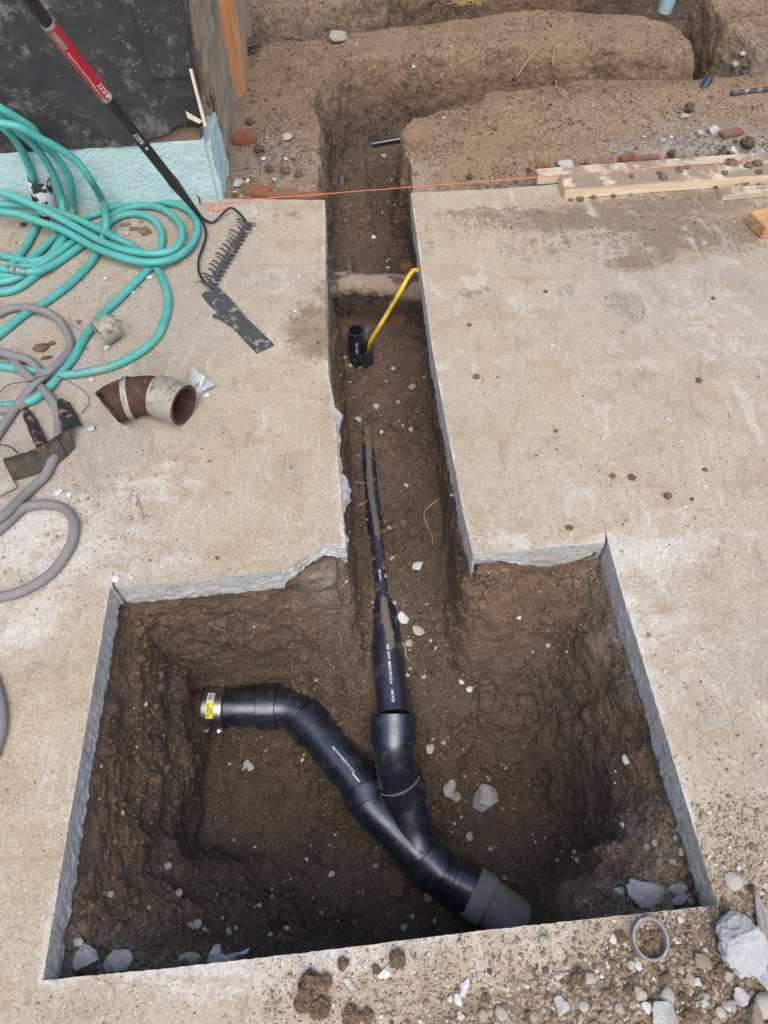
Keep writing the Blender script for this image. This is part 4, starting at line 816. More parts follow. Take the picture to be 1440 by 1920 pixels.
# corrugated metal shard
A0,B0,C0,D0=P(375,737,.001),P(348,724,.004),P(360,686,.055),P(388,710,.02); E0,F0=P(403,722,.018),P(380,734,.001)
def quadgrid(a,b,c,d,n=24,m=10,amp=.0012,fr=9):
    V=[];F=[]
    nn=nrmz(np.cross(b-a,d-a))
    for i in range(n):
        for j in range(m):
            s,t=i/(n-1),j/(m-1); V.append((a*(1-s)+b*s)*(1-t)+(d*(1-s)+c*s)*t+nn*amp*math.sin(s*fr*6.28))
    for i in range(n-1):
        for j in range(m-1): F.append((i*m+j,(i+1)*m+j,(i+1)*m+j+1,i*m+j+1))
    return thick_sheet(np.array(V),F,.0008)
tag(obj('metal_shard',*merge([quadgrid(A0,B0,C0,D0+np.array([-.002,0,.004])),quadgrid(A0,D0,E0,F0,16,8,.0006,6)]),M['galv']),'folded shiny corrugated metal shard beside the iron elbow','scrap metal')
# steel clamp sleeve
cc=empty('clamp_sleeve',P(198,640,0),'open dirty steel clamp sleeve leaning on the teal hose','clamp')
s0,s1=P(186,627,.036),P(212,609,.040); ax=nrmz(s1-s0); sl_=seg_path(s0,s1,.01); u=facing(s0,ax); vv=np.cross(ax,u)
V=[];F=[];n=34
for i,c in enumerate(sl_):
    for k in range(n): 
        a=.9+k/(n-1)*6.7; R_=.0315+.0055*k/n; V.append(c+R_*(math.cos(a)*u*.92+math.sin(a)*vv*1.08))
for i in range(len(sl_)-1):
    for k in range(n-1): F.append((i*n+k,i*n+k+1,(i+1)*n+k+1,(i+1)*n+k))
obj('sleeve',*thick_sheet(V,F,.0012),M['dullsteel'],cc)
for px,py,l in((203,592,1),(217,601,1),(201,620,.5)):
    c=P(px,py,.075 if l==1 else .06); d=nrmz([.8,-.35,.1]); o=obj('clamp_screw',*merge([tube(np.array([c,c+d*.018]),.0035,8),tube(np.array([c-d*.004,c]),.0052,6)]),M['steel'],cc); obj('screw_cap',*tube(np.array([c-d*.003-[0,0,.008],c-[0,0,.004]]),.005,10),M['orangestring'],o)
c=P(220,603,.070); obj('clamp_bolt',*tube(np.array([c,c+[.045,-.035,-.03]]),.0018,6),M['dullsteel'],cc)
a_,b_=P(131,600,.022),P(163,623,.006); dd=np.cross(nrmz(b_-a_),[0,0,1])*.006
o=obj('steel_strip',*thick_sheet(np.array([a_-dd,a_+dd,(a_+b_)/2+dd+[0,0,-.004],(a_+b_)/2-dd+[0,0,-.004],b_+dd,b_-dd]),[(0,1,2,3),(3,2,4,5)],.0012),M['dullsteel'],smooth=False); tag(o,'short torn steel strip with an orange tip near the teal hose','scrap metal')
obj('orange_tip',*tube(np.array([a_+[-.004,0,.001],a_+[.001,0,.002]]),.006,10),M['orangestring'],o)
# corrugated band remnant with bitumen shards
TE=[(8,860),(41,851),(87,831),(134,801)]; BE=[(27,901),(72,887),(115,864),(141,838)]
ta=catmull([P(*q,.026) for q in TE],.002); be=catmull([P(*q,.004) for q in BE],.002); m=110; V=[];F=[]; n=12
for i in range(m):
    a=ta[int(i/(m-1)*(len(ta)-1))]; b=be[int(i/(m-1)*(len(be)-1))]
    for k in range(n): t=k/(n-1); V.append(a*(1-t)+b*t+np.array([0,0,.026*math.sin(math.pi*t)+.0022*math.sin(i*1.5)]))
for i in range(m-1):
    for k in range(n-1): F.append((i*n+k,(i+1)*n+k,(i+1)*n+k+1,i*n+k+1))
V=np.array(V); V+=(fbm(V,25,3)*.004)[:,None]*np.array([0,0,1])
rem=empty('pipe_remnant',P(75,870,0),'torn ribbed coupling remnant stained black and orange beside grey hose','pipe scrap')
M['ribbed']=simple('ribbed_blackened_band',(.085,.072,.052),.6,.2,.8,30,.8,.004,(.38,.20,.06),.58,.66,22)
obj('ribbed_band',*thick_sheet(V,F,.003),M['ribbed'],rem)
def shard(name,a,b,w0,w1,th,label,seed):
    a=P(*a,.012); b=P(*b,.014); d=nrmz(b-a); s=np.cross([0,0,1.],d); L=np.linalg.norm(b-a); n=22; m_=9; V=[];F=[]
    for i in range(n):
        t=i/(n-1); wd=(w0+(w1-w0)*t)*(1-.5*(max(0,.15-t)/.15)); 
        for k in range(m_):
            q=k/(m_-1)*2-1; V.append(a+d*L*t+s*wd*q+np.array([0,0,(1-q*q)*wd*.7]))
    for i in range(n-1):
        for k in range(m_-1): F.append((i*m_+k,(i+1)*m_+k,(i+1)*m_+k+1,i*m_+k+1))
    V=np.array(V); V+=fbm(V+seed,60,4)[:,None]*.003+ (fbm(V*np.array([1,1,1])+seed,120,2)*.002)[:,None]*np.array([0,0,1])
    return tag(obj(name,*thick_sheet(V,F,th),M['char']),label,'pipe scrap')
shard('bitumen_shard',(48,768),(80,838),.011,.016,.005,'long narrow charred pipe shard above the ribbed coupling remnant',1)
shard('bitumen_shard',(111,754),(136,806),.022,.027,.005,'wide charred pipe shard at the right end of the ribbed remnant',7)
tag(obj('metal_plate',*bevbox(P(8,912,.014),(.050,.036,.004),rz(.55)@rotm((1,0,0),.35),.001),M['dullsteel'],smooth=False),'small rusty bent plate at the left edge of the slab','scrap metal')
tag(obj('loose_wire',*tube(catmull([P(-10,750,.012),P(11,724,.02),P(36,717,.03),P(56,715,.05),P(72,707,.056),P(94,703,.055),P(117,709,.04),P(144,724,.03),P(164,740,.025),P(167,757,.018),P(153,775,.004)],.01),.0012,6),M['rust']),'thin rusty wire arching over the grey hose','wire')
tag(obj('loose_wire',*tube(catmull([P(-10,832,.02),P(18,837,.026),P(30,846,.022),P(37,854,.02)],.008),.002,6),M['rust']),'short curved rusty wire left of the ribbed remnant','wire')
tag(obj('thin_twig',*tube(catmull([P(255,928,.003),P(262,948,.005),P(269,974,.003)],.01),.0018,6),M['root']),'thin pale twig lying on the gritty slab','twig')
# string and nail
sa,sb2=P(373,382,.012),P(1440,298,.045); sb2=sa+(sb2-sa)*1.35
tg_=empty('string_line',sa,'bright orange string line stretched along the far edge of the slab','string')
obj('taut_string',*tube(seg_path(sa,sb2,.05),.0012,6),M['orangestring'],tg_)
obj('loose_tail',*tube(catmull([P(397,381,.012),P(392,388,.006),P(396,393,.004),P(407,394,.004),P(418,391,.004),P(431,387,.006)],.005),.0024,6),M['orangestring'],tg_)
tag(obj('bent_nail',*tube(catmull([P(375,383,0),P(374,374,.02),P(369,365,.035),P(363,357,.045)],.005),.0026,7),M['rust']),'bent rusty nail holding the orange string at the wall corner','nail')
# ------------------------------------------------------------------ lumber
def beam(name,a,b,width,height,mats,label,cat,z0=0.,lenext=0.):
    a=np.asarray(a);b=np.asarray(b); d=nrmz(b-a); b=b+d*lenext; s=np.cross([0,0,1.],d); L=np.linalg.norm(b-a)
    R_=np.column_stack([d,s,[0,0,1.]]); c=(a+b)/2+s*width/2+np.array([0,0,height/2+z0]); return L,R_,c
a,b=P(1057,373.5,.001),P(1440,345.5,.001); L,R_,c=beam('',a,b,.089,.034,None,'','',.001,.5)
def wood(name,L,R_,c,w_,h_,mat,label,cat,par=None):
    v,f=bevbox((0,0,0),(L,w_,h_),None,.0015); n=len(v); me_v=v
    o=obj(name,me_v,f,M[mat],par,smooth=False); Mx=Matrix([list(R_[i])+[0] for i in range(3)]+[[0,0,0,1]]); Mx.translation=Vector(tuple(c)); o.matrix_world=Mx; return tag(o,label,cat)
bm1=wood('pine_stud',L,R_,c,.089,.036,'pine','long pale pine stud caked with dirt on the slab edge','lumber')
a2=P(1012,349,.001); d=nrmz(b-a); c2=a2+d*(L+.1)/2+np.cross([0,0,1.],d)*.05+np.array([0,0,.017])
a2=a-d*.075+np.cross([0,0,1.],d)*.094; c2=a2+d*(L+.1)/2+np.cross([0,0,1.],d)*.022+np.array([0,0,.018])
wood('pine_board',L+.1,R_,c2,.044,.034,'pinedirty','grey weathered board tucked behind the long pine stud','lumber')
a,b=P(1352,377,.001),P(1440,370,.001); L,R_,c=beam('',a,b,.045,.019,None,'','',.001,.4)
wood('pine_batten',L,R_,c,.045,.019,'pinedirty','narrow dusty batten lying in front of the long pine stud','lumber')
a=P(1426,448,.001); b=P(1406,428,.001); s=nrmz(b-a); d=np.array([s[1],-s[0],0]); R_=np.column_stack([d,s,[0,0,1.]]); c=a+d*.15+s*.045+np.array([0,0,.022])
wood('wood_block',.30,R_,c,.09,.042,'cedar','short orange wood block at the right edge of the slab','lumber')
# dirt heaped on the stud
# ------------------------------------------------------------------ vent stub, pvc, far pipes
vb=P(91,403,0); tp=PY(75,335,vb[1]-.0); 
o=obj('vent_stub',*pipe_shell(seg_path(vb-[0,0,.01],np.array([tp[0]*.7+vb[0]*.3,vb[1],tp[2]]),.01),.0370,.0325,36),M['peel']); 
vv_=np.array([q.co[:] for q in o.data.vertices]); tz=vv_[:,2].max(); k=vv_[:,2]>tz-.012; dz=fbm(vv_,60,3)*.006
for i in np.where(k)[0]: o.data.vertices[i].co.z+=float(dz[i])
tag(o,'broken iron vent stub with peeling pale paint behind the teal hose','pipe')
def buried(name,a,b,r,mat,label,cat,seg=20): return tag(obj(name,*tube(seg_path(a,b,.02),r,seg),M[mat]),label,cat)
buried('pvc_pipe',P(1246,21,-.12),P(1268,-40,.02),.034,'bluepvc','light blue plastic pipe rising from the far trench','pipe')
h1,_=hit(1324,160); buried('pipe_stub',h1+[-.02,-.015,-.015],h1+[.015,.025,.012],.018,'abs','short black pipe stub in the far right trench','pipe')
h1,_=hit(1384,178); h2,_=hit(1438,174); buried('black_conduit',h1+[-.03,0,.008],h2+[.15,.02,.010],.009,'rubbermat','thin dark conduit along the floor of the right trench','pipe')
h1,_=hit(697,273); h2,_=hit(744,266); buried('metal_rod',h1+[0,0,.006],h2+[.02,0,.012],.012,'abs','short dark rod crossing the trench floor beyond the slab','rod')
# ------------------------------------------------------------------ house corner
hw=empty('house_wall',(-.9,2.5,0),'house corner of black tar paper over a mint painted foundation','wall')
def rough_panel(name,O,U,V_,nu,nv,mat,amp=.003,cutf=None,thick=.02,fr=18,par=hw):
    O=np.asarray(O,float);U=np.asarray(U,float);V_=np.asarray(V_,float); nn=nrmz(np.cross(U,V_)); P_=[];F=[]
    for i in range(nu+1):
        for j in range(nv+1): P_.append(O+U*i/nu+V_*j/nv)
    P_=np.array(P_)
    if cutf is not None: P_=cutf(P_,nu,nv)
    P_=P_+nn*(fbm(P_,fr,4)*amp)[:,None]
    for i in range(nu):
        for j in range(nv): F.append((i*(nv+1)+j,(i+1)*(nv+1)+j,(i+1)*(nv+1)+j+1,i*(nv+1)+j+1))
    P_=P_+nn*thick/2*0; v,f=thick_sheet(P_,F,thick); return obj(name,v,f,M[mat],par)
fz=.222
rough_panel('foundation',(-2.6,2.455,-.10),(2.165,-.035,0),(0,0,fz+.10),160,26,'mint',.006,None,.03)
rough_panel('foundation_return',(-.435,2.42,-.10),(.012,.20,0),(0,0,fz+.08),22,26,'mint',.010,None,.03)
M['stainwall']=simple('soil_stained_plaster',(.34,.27,.19),.95,0,.35,20,.8,.008,(.20,.15,.10),.5,.65,9)
rough_panel('plaster_return',(-.432,2.60,-.10),(.02,.52,0),(0,0,.62),40,40,'stainwall',.014,None,.03)
def tear(P_,nu,nv):
    P_=P_.copy(); x=P_[:,0]; low=fz+.002+.006*fbm(P_,20,3)+.05*ss(-.68,-.46,x)+.018*fbm(P_,45,3)*ss(-.75,-.6,x); t=(P_[:,2]-P_[:,2].min())/(P_[:,2].max()-P_[:,2].min()); P_[:,2]=low+(2.3-low)*t**1.6
    return P_
rough_panel('tar_paper',(-2.6,2.440,fz),(2.175,-.035,0),(0,0,2.3-fz),200,60,'tar',.006,tear,.006,12)
rough_panel('inner_board',(-2.6,2.462,fz-.01),(2.155,-.035,0),(0,0,2.3-fz),20,10,'bark',.003,None,.02)
def tear2(P_,nu,nv):
    P_=P_.copy(); y=P_[:,1]; low=.30+.28*ss(2.42,2.62,y)-.10*ss(2.7,2.9,y)+.03*fbm(P_,30,3); t=(P_[:,2]-P_[:,2].min())/(P_[:,2].max()-P_[:,2].min()); P_[:,2]=low+(2.3-low)*t**1.5; return P_
rough_panel('side_tar_paper',(-.424,2.403,.3),(.012,.70,0),(0,0,2.0),60,50,'tar',.006,tear2,.006,12)
rough_panel('lap_strip',(-.545,2.398,.43),(.115,-.002,0),(0,0,1.8),14,40,'tar',.003,None,.004,16)
sv=[PY(355,127,2.395),PY(361,128,2.395),PY(388,232,2.388),PY(383,236,2.388)]
obj('torn_splinter',*thick_sheet(np.array(sv)+[0,-.008,0],[(0,1,2,3)],.008),M['chipwood'],hw,smooth=False)
obj('torn_splinter',*thick_sheet(np.array([PY(349,206,2.392),PY(356,211,2.392),PY(379,224,2.392),PY(375,229,2.392),PY(352,218,2.392)])+[0,-.008,0],[(0,4,3,2,1)],.005),M['chipwood'],hw,smooth=False)
for i,(px,py,s_) in enumerate(((398,175,.022),(404,205,.014),(392,190,.018))):
    v,f=clod(40+i,3,.4); obj('torn_fibre',v*[s_*.4,s_,s_*1.2]+PX(px,py,-.412),f,M['bark'],hw)
for i,(px,py) in enumerate(((170,245),(212,240),(310,245),(95,125),(205,115),(140,157),(325,118))):
    v,f=ico(2); obj('nail_head',v*[.007,.003,.007]+PY(px,py,2.408 if px>200 else 2.415),f,M['rust'],hw)
# corner post and side sheathing
pb=[P(433,186,0),P(452,165,0)]; pt=[PY(399,0,3.11),PY(430,0,3.19)]
def ext(b,t,k): return b+(t-b)*k
p_=[ext(pb[0],pt[0],-.15),ext(pb[1],pt[1],-.15),ext(pb[1],pt[1],2.2),ext(pb[0],pt[0],2.2)]
obj('corner_post',*thick_sheet(np.array(p_),[(0,1,2,3)],.03),M['orangewood'],hw,smooth=False)
q_=[p_[1]+[.012,.002,0],P(457,95,0)+[.01,1.2,-.1],P(457,95,0)+[.01,1.2,2.2],p_[2]+[.012,.002,0]]
obj('side_sheathing',*thick_sheet(np.array(q_),[(0,1,2,3)],.02),M['tanboard'],hw,smooth=False)
obj('back_wall',*box((-1.4,2.95,1.1),(1.9,.9,2.3)),M['stainwall'],hw,smooth=False)
# ------------------------------------------------------------------ loose stones, clods, bricks, roots
def onslab(px,py):
    p=P(px,py,0); return p,np.array([0,0,1.])
def place(name,px,py,wpx,kind,seed,label,cat,group=None,hpx=None,on=None,sink=.3,flat=.6,ang=None,tilt=0.,planes=12):
    p,n=(onslab(px,py) if on=='s' else hit(px,py)); s=PXSIZE(p)*wpx/2; hy=s*((hpx or wpx)/wpx)
    if kind=='rock': v,f=rock(seed,5 if wpx>40 else (4 if wpx>18 else 3),min(planes,12) if wpx<90 else planes,.07 if wpx<60 else .11,.0 if wpx<60 else .15)
    elif kind=='pebble': v,f=rock(seed,3,9,.05,.42)
    else: v,f=clod(seed,5 if wpx>24 else 4,.55)
    e=v/np.abs(v).max(0); fl=min(s,hy)*flat; v=e*np.array([s,hy,fl]); a=seed*1.7 if ang is None else ang
    if abs((hpx or wpx)/wpx-1)<.15: v=v@rz(a).T
    elif ang is not None: v=v@rz(a).T
    if tilt: v=v@rotm((1,0,0),tilt).T
    mat={'rock':'concrete','pebble':'stone','clod':'soil'}[kind] if cat not in M else cat
    return v+p+n*fl*(1-sink),f
def stone(name,px,py,wpx,kind,seed,label,cat='rock',group=None,mat=None,**k):
    v,f=place(name,px,py,wpx,kind,seed,label,'',group,**k)
    mat=mat or {'rock':'concrete','pebble':'stone','clod':'soil'}[kind]; at=None
    if mat=='soil': at={'dry':np.full(len(v),k.get('on')=='s' and .60 or .30)+.1*fbm(v,30,2),'grey':np.zeros(len(v))}
    return tag(obj(name,v,f,M[mat],attrs=at,smooth=True),label,cat,group)
S=stone
# pit floor and pit walls
S('concrete_chunk',905,1502,54,'rock',1,'largest pale grey concrete chunk on the pit floor right of the wye',hpx=54,flat=.6,planes=7)
S('concrete_chunk',842,1472,26,'rock',2,'slender grey concrete chunk leaning on the soil beside the wye hub',hpx=42,flat=.7,ang=-.5)
S('concrete_chunk',853,1492,20,'rock',3,'small stubby grey concrete chunk just below the slender one',hpx=20)
S('concrete_chunk',806,1402,22,'rock',4,'whitish concrete chunk right of the elbow in the pit')
S('concrete_chunk',880,1571,18,'rock',5,'small grey stone on the pit floor below the largest chunk')
S('pebble',811,1385,9,'pebble',6,'small pebble above the whitish chunk in the pit','pebble' )
S('pebble',830,1391,11,'pebble',7,'flattened tan pebble beside the whitish chunk in the pit','pebble')
S('concrete_chunk',880,1291,16,'rock',8,'white concrete fragment at the foot of the right pit wall',mat='white_stone')
S('concrete_chunk',866,1277,11,'rock',9,'small white fragment just above the other at the wall foot',mat='white_stone')
S('concrete_chunk',757,1160,22,'rock',10,'squarish white chunk touching the pipe in the trench mouth',mat='white_stone',hpx=32,flat=.5)
S('concrete_chunk',784,1183,26,'pebble',11,'smooth tan stone right of the squarish white chunk',hpx=22,ang=-.6)
S('concrete_chunk',784,1063,22,'rock',12,'bright white chunk alone on the trench floor',mat='white_stone')
S('pebble',767,1206,17,'pebble',13,'grey tan pebble half sunk beside the pipe','pebble')
S('pebble',794,1268,11,'rock',14,'small white flake beside the straight pipe in the pit','pebble',mat='white_stone')
S('pebble',764,1265,16,'rock',15,'white chip touching the straight pipe','pebble',mat='white_stone',hpx=9)
S('pebble',815,1214,8,'rock',16,'tiny white chip on the trench mouth slope','pebble',mat='white_stone')
S('soil_clod',745,1652,60,'clod',17,'large rounded dark clod below the wye on the pit floor','soil clod',hpx=56,flat=.5)
S('soil_clod',683,1590,34,'clod',18,'smaller dark clod left of the pipe on the pit floor','soil clod',flat=.55)
S('pebble',803,1682,18,'pebble',19,'grey pebble tucked under the lower elbow','pebble')
S('pebble',622,1638,13,'pebble',20,'pale blue grey pebble left of the wye on the pit floor','pebble',mat='white_stone')
S('pebble',704,1623,11,'rock',21,'small buff chip below the smaller dark clod','pebble')
S('pebble',575,1612,9,'pebble',22,'tiny white pebble in the left part of the pit floor','pebble',mat='white_stone')
S('pebble',758,1741,14,'rock',23,'grey chip near the slab edge below the pipe','pebble')
S('pebble',947,1646,10,'rock',24,'pale chip right of the lower elbow','pebble',mat='white_stone')
S('pebble',920,1592,10,'rock',25,'buff chip on the pit floor above the lower elbow','pebble')
S('pebble',463,1437,24,'rock',26,'flat grey stone embedded in soil below the short pipe','stone' ,flat=.3)
S('pebble',1176,1425,16,'pebble',27,'oval white pebble stuck in the right pit wall','pebble',mat='white_stone',hpx=20)
for i,(px,py,w_,l) in enumerate(((312,1625,15,'upper oval pebble on the left pit slope'),(333,1677,15,'oval pebble stuck low in the left pit slope'),(204,1678,13,'pale oval pebble near the left slab edge'),(228,1524,9,'small pebble high on the left pit slope'),(367,1734,18,'largest of three pebbles near the bottom slab edge'),(357,1738,12,'white pebble touching a larger one by the bottom slab edge'),(381,1744,11,'smallest of three pebbles by the bottom slab edge'),(425,1748,15,'lone white pebble above the torn membrane'),(441,1741,9,'tan pebble above the torn membrane'),(485,1700,10,'small white pebble on the lower soil bank'))):
    S('pebble',px,py,w_,'pebble',60+i,l,'pebble',hpx=w_*1.15)
S('concrete_chunk',155,1795,52,'rock',30,'pale concrete chunk wedged in the lower left pit corner',hpx=50,flat=.7)
S('concrete_chunk',216,1806,64,'rock',31,'rough concrete lump right of the corner chunk along the slab edge',hpx=44,flat=.5)
S('concrete_chunk',146,1766,26,'rock',32,'small white chip above the corner chunk',hpx=16,mat='white_stone')
S('soil_clod',156,1817,44,'clod',33,'brown clod lying on the corner concrete chunk','soil clod',hpx=26)
S('concrete_chunk',350,1802,50,'pebble',34,'smooth grey stone under the bottom slab edge',hpx=26)
S('concrete_chunk',1218,1676,78,'rock',35,'large soil-stained concrete lump in the lower right pit corner',hpx=62,flat=.4,planes=16)
S('concrete_chunk',1275,1666,42,'rock',36,'grey concrete piece right of the large lump',hpx=28,ang=.35,flat=.6)
S('concrete_chunk',1282,1686,50,'rock',37,'long concrete sliver against the bottom slab edge',hpx=16,ang=.3,flat=.9)
S('pebble',1168,1672,30,'rock',38,'grey chip left of the large corner lump','pebble',hpx=16,ang=-.5)
S('pebble',1296,1691,17,'pebble',39,'tan pebble on the concrete sliver','pebble')
S('pebble',1275,1596,16,'rock',40,'white chip beside the right slab edge','pebble',mat='white_stone')
S('pebble',1230,1580,13,'pebble',41,'pale pebble on the right soil shelf','pebble'); S('pebble',1215,1587,16,'pebble',42,'brown pebble on the right soil shelf','pebble')
S('pebble',1264,1617,20,'rock',43,'dusty white chip above the grey concrete piece','pebble',hpx=14)
# trench floor
for i,(px,py,w_,l,m_) in enumerate(((672,788,15,'pale stone at the tip of the exposed pipe','concrete'),(705,763,14,'tan pebble mid trench','stone'),(747,755,10,'oval buff pebble mid trench','stone'),(772,806,12,'grey white stone near the right trench wall','concrete'),(773,727,16,'tan stone by the right wall of the trench','stone'),(715,811,9,'small grey pebble right of the exposed pipe tip','concrete'),(647,671,11,'pebble left of the cleanout tee','stone'),(655,688,11,'oval buff pebble in front of the cleanout','stone'),(736,692,10,'long thin chip right of the cleanout','stone'),(727,504,9,'pale pebble behind the crossing pipe','stone'),(730,990,10,'round tan pebble beside the narrow pipe strip','stone'),(737,1049,13,'tan stone left of the bright white chunk','stone'),(740,1130,8,'yellowish pebble above the squarish chunk','stone'),(700,446,10,'small pale shard in the far trench','white_stone'),(720,295,12,'pebble on the far trench floor beyond the slab','stone'))):
    S('pebble',px,py,w_,'pebble' if i not in(0,3) else 'rock',80+i,l,'pebble',mat=m_)
S('soil_clod',788,868,24,'clod',96,'brown clod against the right trench wall','soil clod'); S('soil_clod',722,1064-222,12,'clod',97,'small clod in the middle of the trench','soil clod')
# slab surface
sl=[(282,522,15,'white_stone','large white chip between the teal hose strands'),(348,456,9,'white_stone','white chip inside the outer hose loop'),(198,523,9,'white_stone','small chip beside the left teal strand'),(248,549,9,'white_stone','white chip left of the crossing strands'),(203,653,17,'concrete','pale chip below the clamp sleeve'),(171,714,14,'white_stone','flat white chip under the teal strand by the iron elbow'),(172,806,22,'concrete','flat concrete flake below the iron elbow'),(241,803,13,'stone','tan stone touching the iron elbow'),(387,742,12,'white_stone','blue white chip below the metal shard'),(109,925,18,'white_stone','white chip right of the grey hose'),(131,929,12,'white_stone','pale chip right of the white one near the hose'),(245,921,13,'white_stone','topmost of three white chips on the gritty slab'),(245,931,10,'concrete','middle of three pale chips on the gritty slab'),(240,941,11,'white_stone','lowest of three white chips on the gritty slab'),(145,940,10,'stone','buff pebble near the hose loop'),(180,950,11,'stone','round pebble right of the lower hose loop'),(244,972,12,'stone','round buff pebble below the three chips'),(231,1008,10,'stone','small buff pebble above the pit corner'),(217,1087,17,'white_stone','pale chip at the pit corner of the slab'),(348,1036,12,'stone','round tan pebble above the cut edge'),(440,640-280,5,'white_stone','speck of white near the string'),
(475,423,13,'brownstone','round brown pebble by the rake head'),(467,436,9,'brownstone','smaller brown pebble by the rake head'),(553,584,7,'white_stone','small white chip near the trench'),(1375,1655,36,'stone','smooth tan stone right of the pit edge'),(1384,1651-22,12,'white_stone','white chip above the smooth tan stone'),(1035,649,9,'white_stone','bright white chip on the right slab'),(1250,786,10,'white_stone','bright white chip low on the right slab'),(1321,911,10,'white_stone','white chip near the brown stains on the right slab'),(1284,951,9,'white_stone','pale chip below the stain on the right slab')]
for i,(px,py,w_,m_,l) in enumerate(sl): S('pebble' if w_<20 else 'concrete_chunk',px,py,w_,'rock' if 'white' in m_ or m_=='concrete' else 'pebble',120+i,l,'pebble' if w_<20 else 'rock',on='s',mat=m_,flat=.5)
cl=[(893,708,14,'round brown clod near the trench edge'),(1310,715,13,'round dark clod in the middle of the right slab'),(1042,809,9,'dark clod left on the right slab'),(1068,991,14,'round brown clod above the cut edge'),(1251,932,17,'flat brown clod on the right slab'),(1322,882,10,'small clod right of the flat one'),(1006,855,6,'tiny clod on the right slab'),(1022,548,10,'brown clod near the dark stains'),(1337,560,9,'small dark clod far right'),(1185,897,16,'crumbled clod left of the white chip'),(1149,894,14,'crumbled brown clod on the right slab'),(1297,937,9,'small clod right of the flat brown one'),(880,1040-430,8,'small clod beside the trench edge'),(1062,988,6,'tiny clod near the round brown clod'),(660,1907,40,'brown clod at the bottom frame edge'),(745,1801,36,'round brown clod beside a white chip on the near slab'),(705,1818,19,'narrow brown clod left of the white chip'),(643,1808,26,'oval brown clod near the bottom slab edge'),(1084,1832,32,'dark brown clod on the near slab'),(1163,1759,24,'reddish brown clod left of the plastic ring'),(688,1905,28,'brown clod on the near slab at the bottom'),(911,1872,18,'buff clod near white chips')]
for i,(px,py,w_,l) in enumerate(cl): S('soil_clod',px,py,w_,'clod',160+i,l,'soil clod',on='s',flat=.6,sink=.25)
for i,(px,py,w_,l) in enumerate(((585,1850,54,'top lump of the dark clod heap on the near slab'),(573,1880,42,'left lump of the dark clod heap on the near slab'),(600,1890,46,'lowest lump of the dark clod heap on the near slab'),(610,1842,30,'right lump of the dark clod heap on the near slab'))): S('soil_clod',px,py,w_,'clod',190+i,l,'soil clod',on='s',flat=.6)
for i,(px,py,w_,h_,l) in enumerate(((723,1822,22,34,'white chip between two clods on the near slab'),(870,1852,18,34,'long white chip on the near slab'),(859,1874,17,24,'round white chip below the long one'),(651,1839,14,18,'white chip right of the clod heap'),(660,1851,14,12,'lower white chip right of the clod heap'),(573,1826,14,26,'white sliver on the clod heap'),(673,1811,10,10,'small white chip right of the oval clod'),(622,1886,14,14,'white chip at the foot of the clod heap'),(661,1913,9,12,'white chip at the bottom frame edge'))): S('pebble',px,py,w_,'rock',200+i,l,'pebble',on='s',hpx=h_,mat='white_stone',flat=.55,ang=(i*.7-1) if h_!=w_ else None)
# rubble pile at the lower right
S('concrete_chunk',1381,1762,100,'rock',228,'big white-streaked concrete chunk at the lower right',on='s',hpx=128,flat=.75,planes=22,ang=.1)
S('concrete_chunk',1430,1830,56,'rock',221,'pale broken concrete at the right frame edge',on='s',hpx=50,flat=.6)
S('concrete_chunk',1436,1745,44,'rock',222,'tall tan slab of stone at the right frame edge',on='s',hpx=150,flat=.9,mat='stone')
S('concrete_chunk',1240,1905,54,'rock',223,'pale concrete piece at the bottom frame edge',on='s',hpx=50,mat='concrete')
S('concrete_chunk',1434,1885,60,'pebble',224,'buff cobble in the lower right corner',on='s',hpx=44,mat='stone')
gpos={(1249,1865):'smooth grey tan cobble at the bottom right',(1317,1802):'flat brown stone left of the big white-streaked chunk',(1385,1868):'grey stone below the big white-streaked chunk',(1413,1905):'brown stone in the bottom right corner',(1050,1886):'angular grey stone at the bottom of the near slab',(1022,1764):'round pale stone just below the slab edge',(1371,1887):'tan stone under the big white-streaked chunk'}
g2_=[(1249,1865,30,'pebble','stone'),(1317,1802,36,'rock','brownstone'),(1347,1822,30,'clod','soil'),(1365,1830,24,'rock','stone'),(1385,1868,34,'rock','concrete'),(1371,1887,26,'rock','stone'),(1413,1905,40,'rock','brownstone'),(1198,1862,26,'rock','stone'),(1211,1890,22,'rock','white_stone'),(1306,1845,20,'rock','white_stone'),(1318,1878,22,'rock','concrete'),(1022,1764,24,'pebble','stone'),(1050,1886,34,'rock','concrete'),(1092,1885,24,'pebble','stone'),(1105,1835,24,'pebble','stone'),(1183,1809,18,'rock','stone'),(1195,1811,18,'rock','white_stone'),(1290,1818,12,'pebble','stone'),(1408,1668,20,'clod','soil'),(1322,1781,11,'rock','white_stone'),(1350,1900,26,'rock','stone'),(1290,1905,30,'clod','soil'),(1400,1840,22,'pebble','brownstone'),(1330,1860,18,'clod','soil'),(1280,1870,18,'clod','soil'),(980,1846,12,'rock','stone'),(940,1900,26,'pebble','stone'),(905,1905,22,'pebble','stone'),(1000,1905,20,'pebble','stone'),(1130,1905,22,'rock','brownstone'),(1160,1890,18,'pebble','stone')]
ORD=['first','second','third','fourth','fifth','sixth','seventh','eighth','ninth','tenth','eleventh','twelfth','thirteenth','fourteenth','fifteenth']; CN={}
def cnt_(k): CN[k]=CN.get(k,-1)+1; return CN[k]
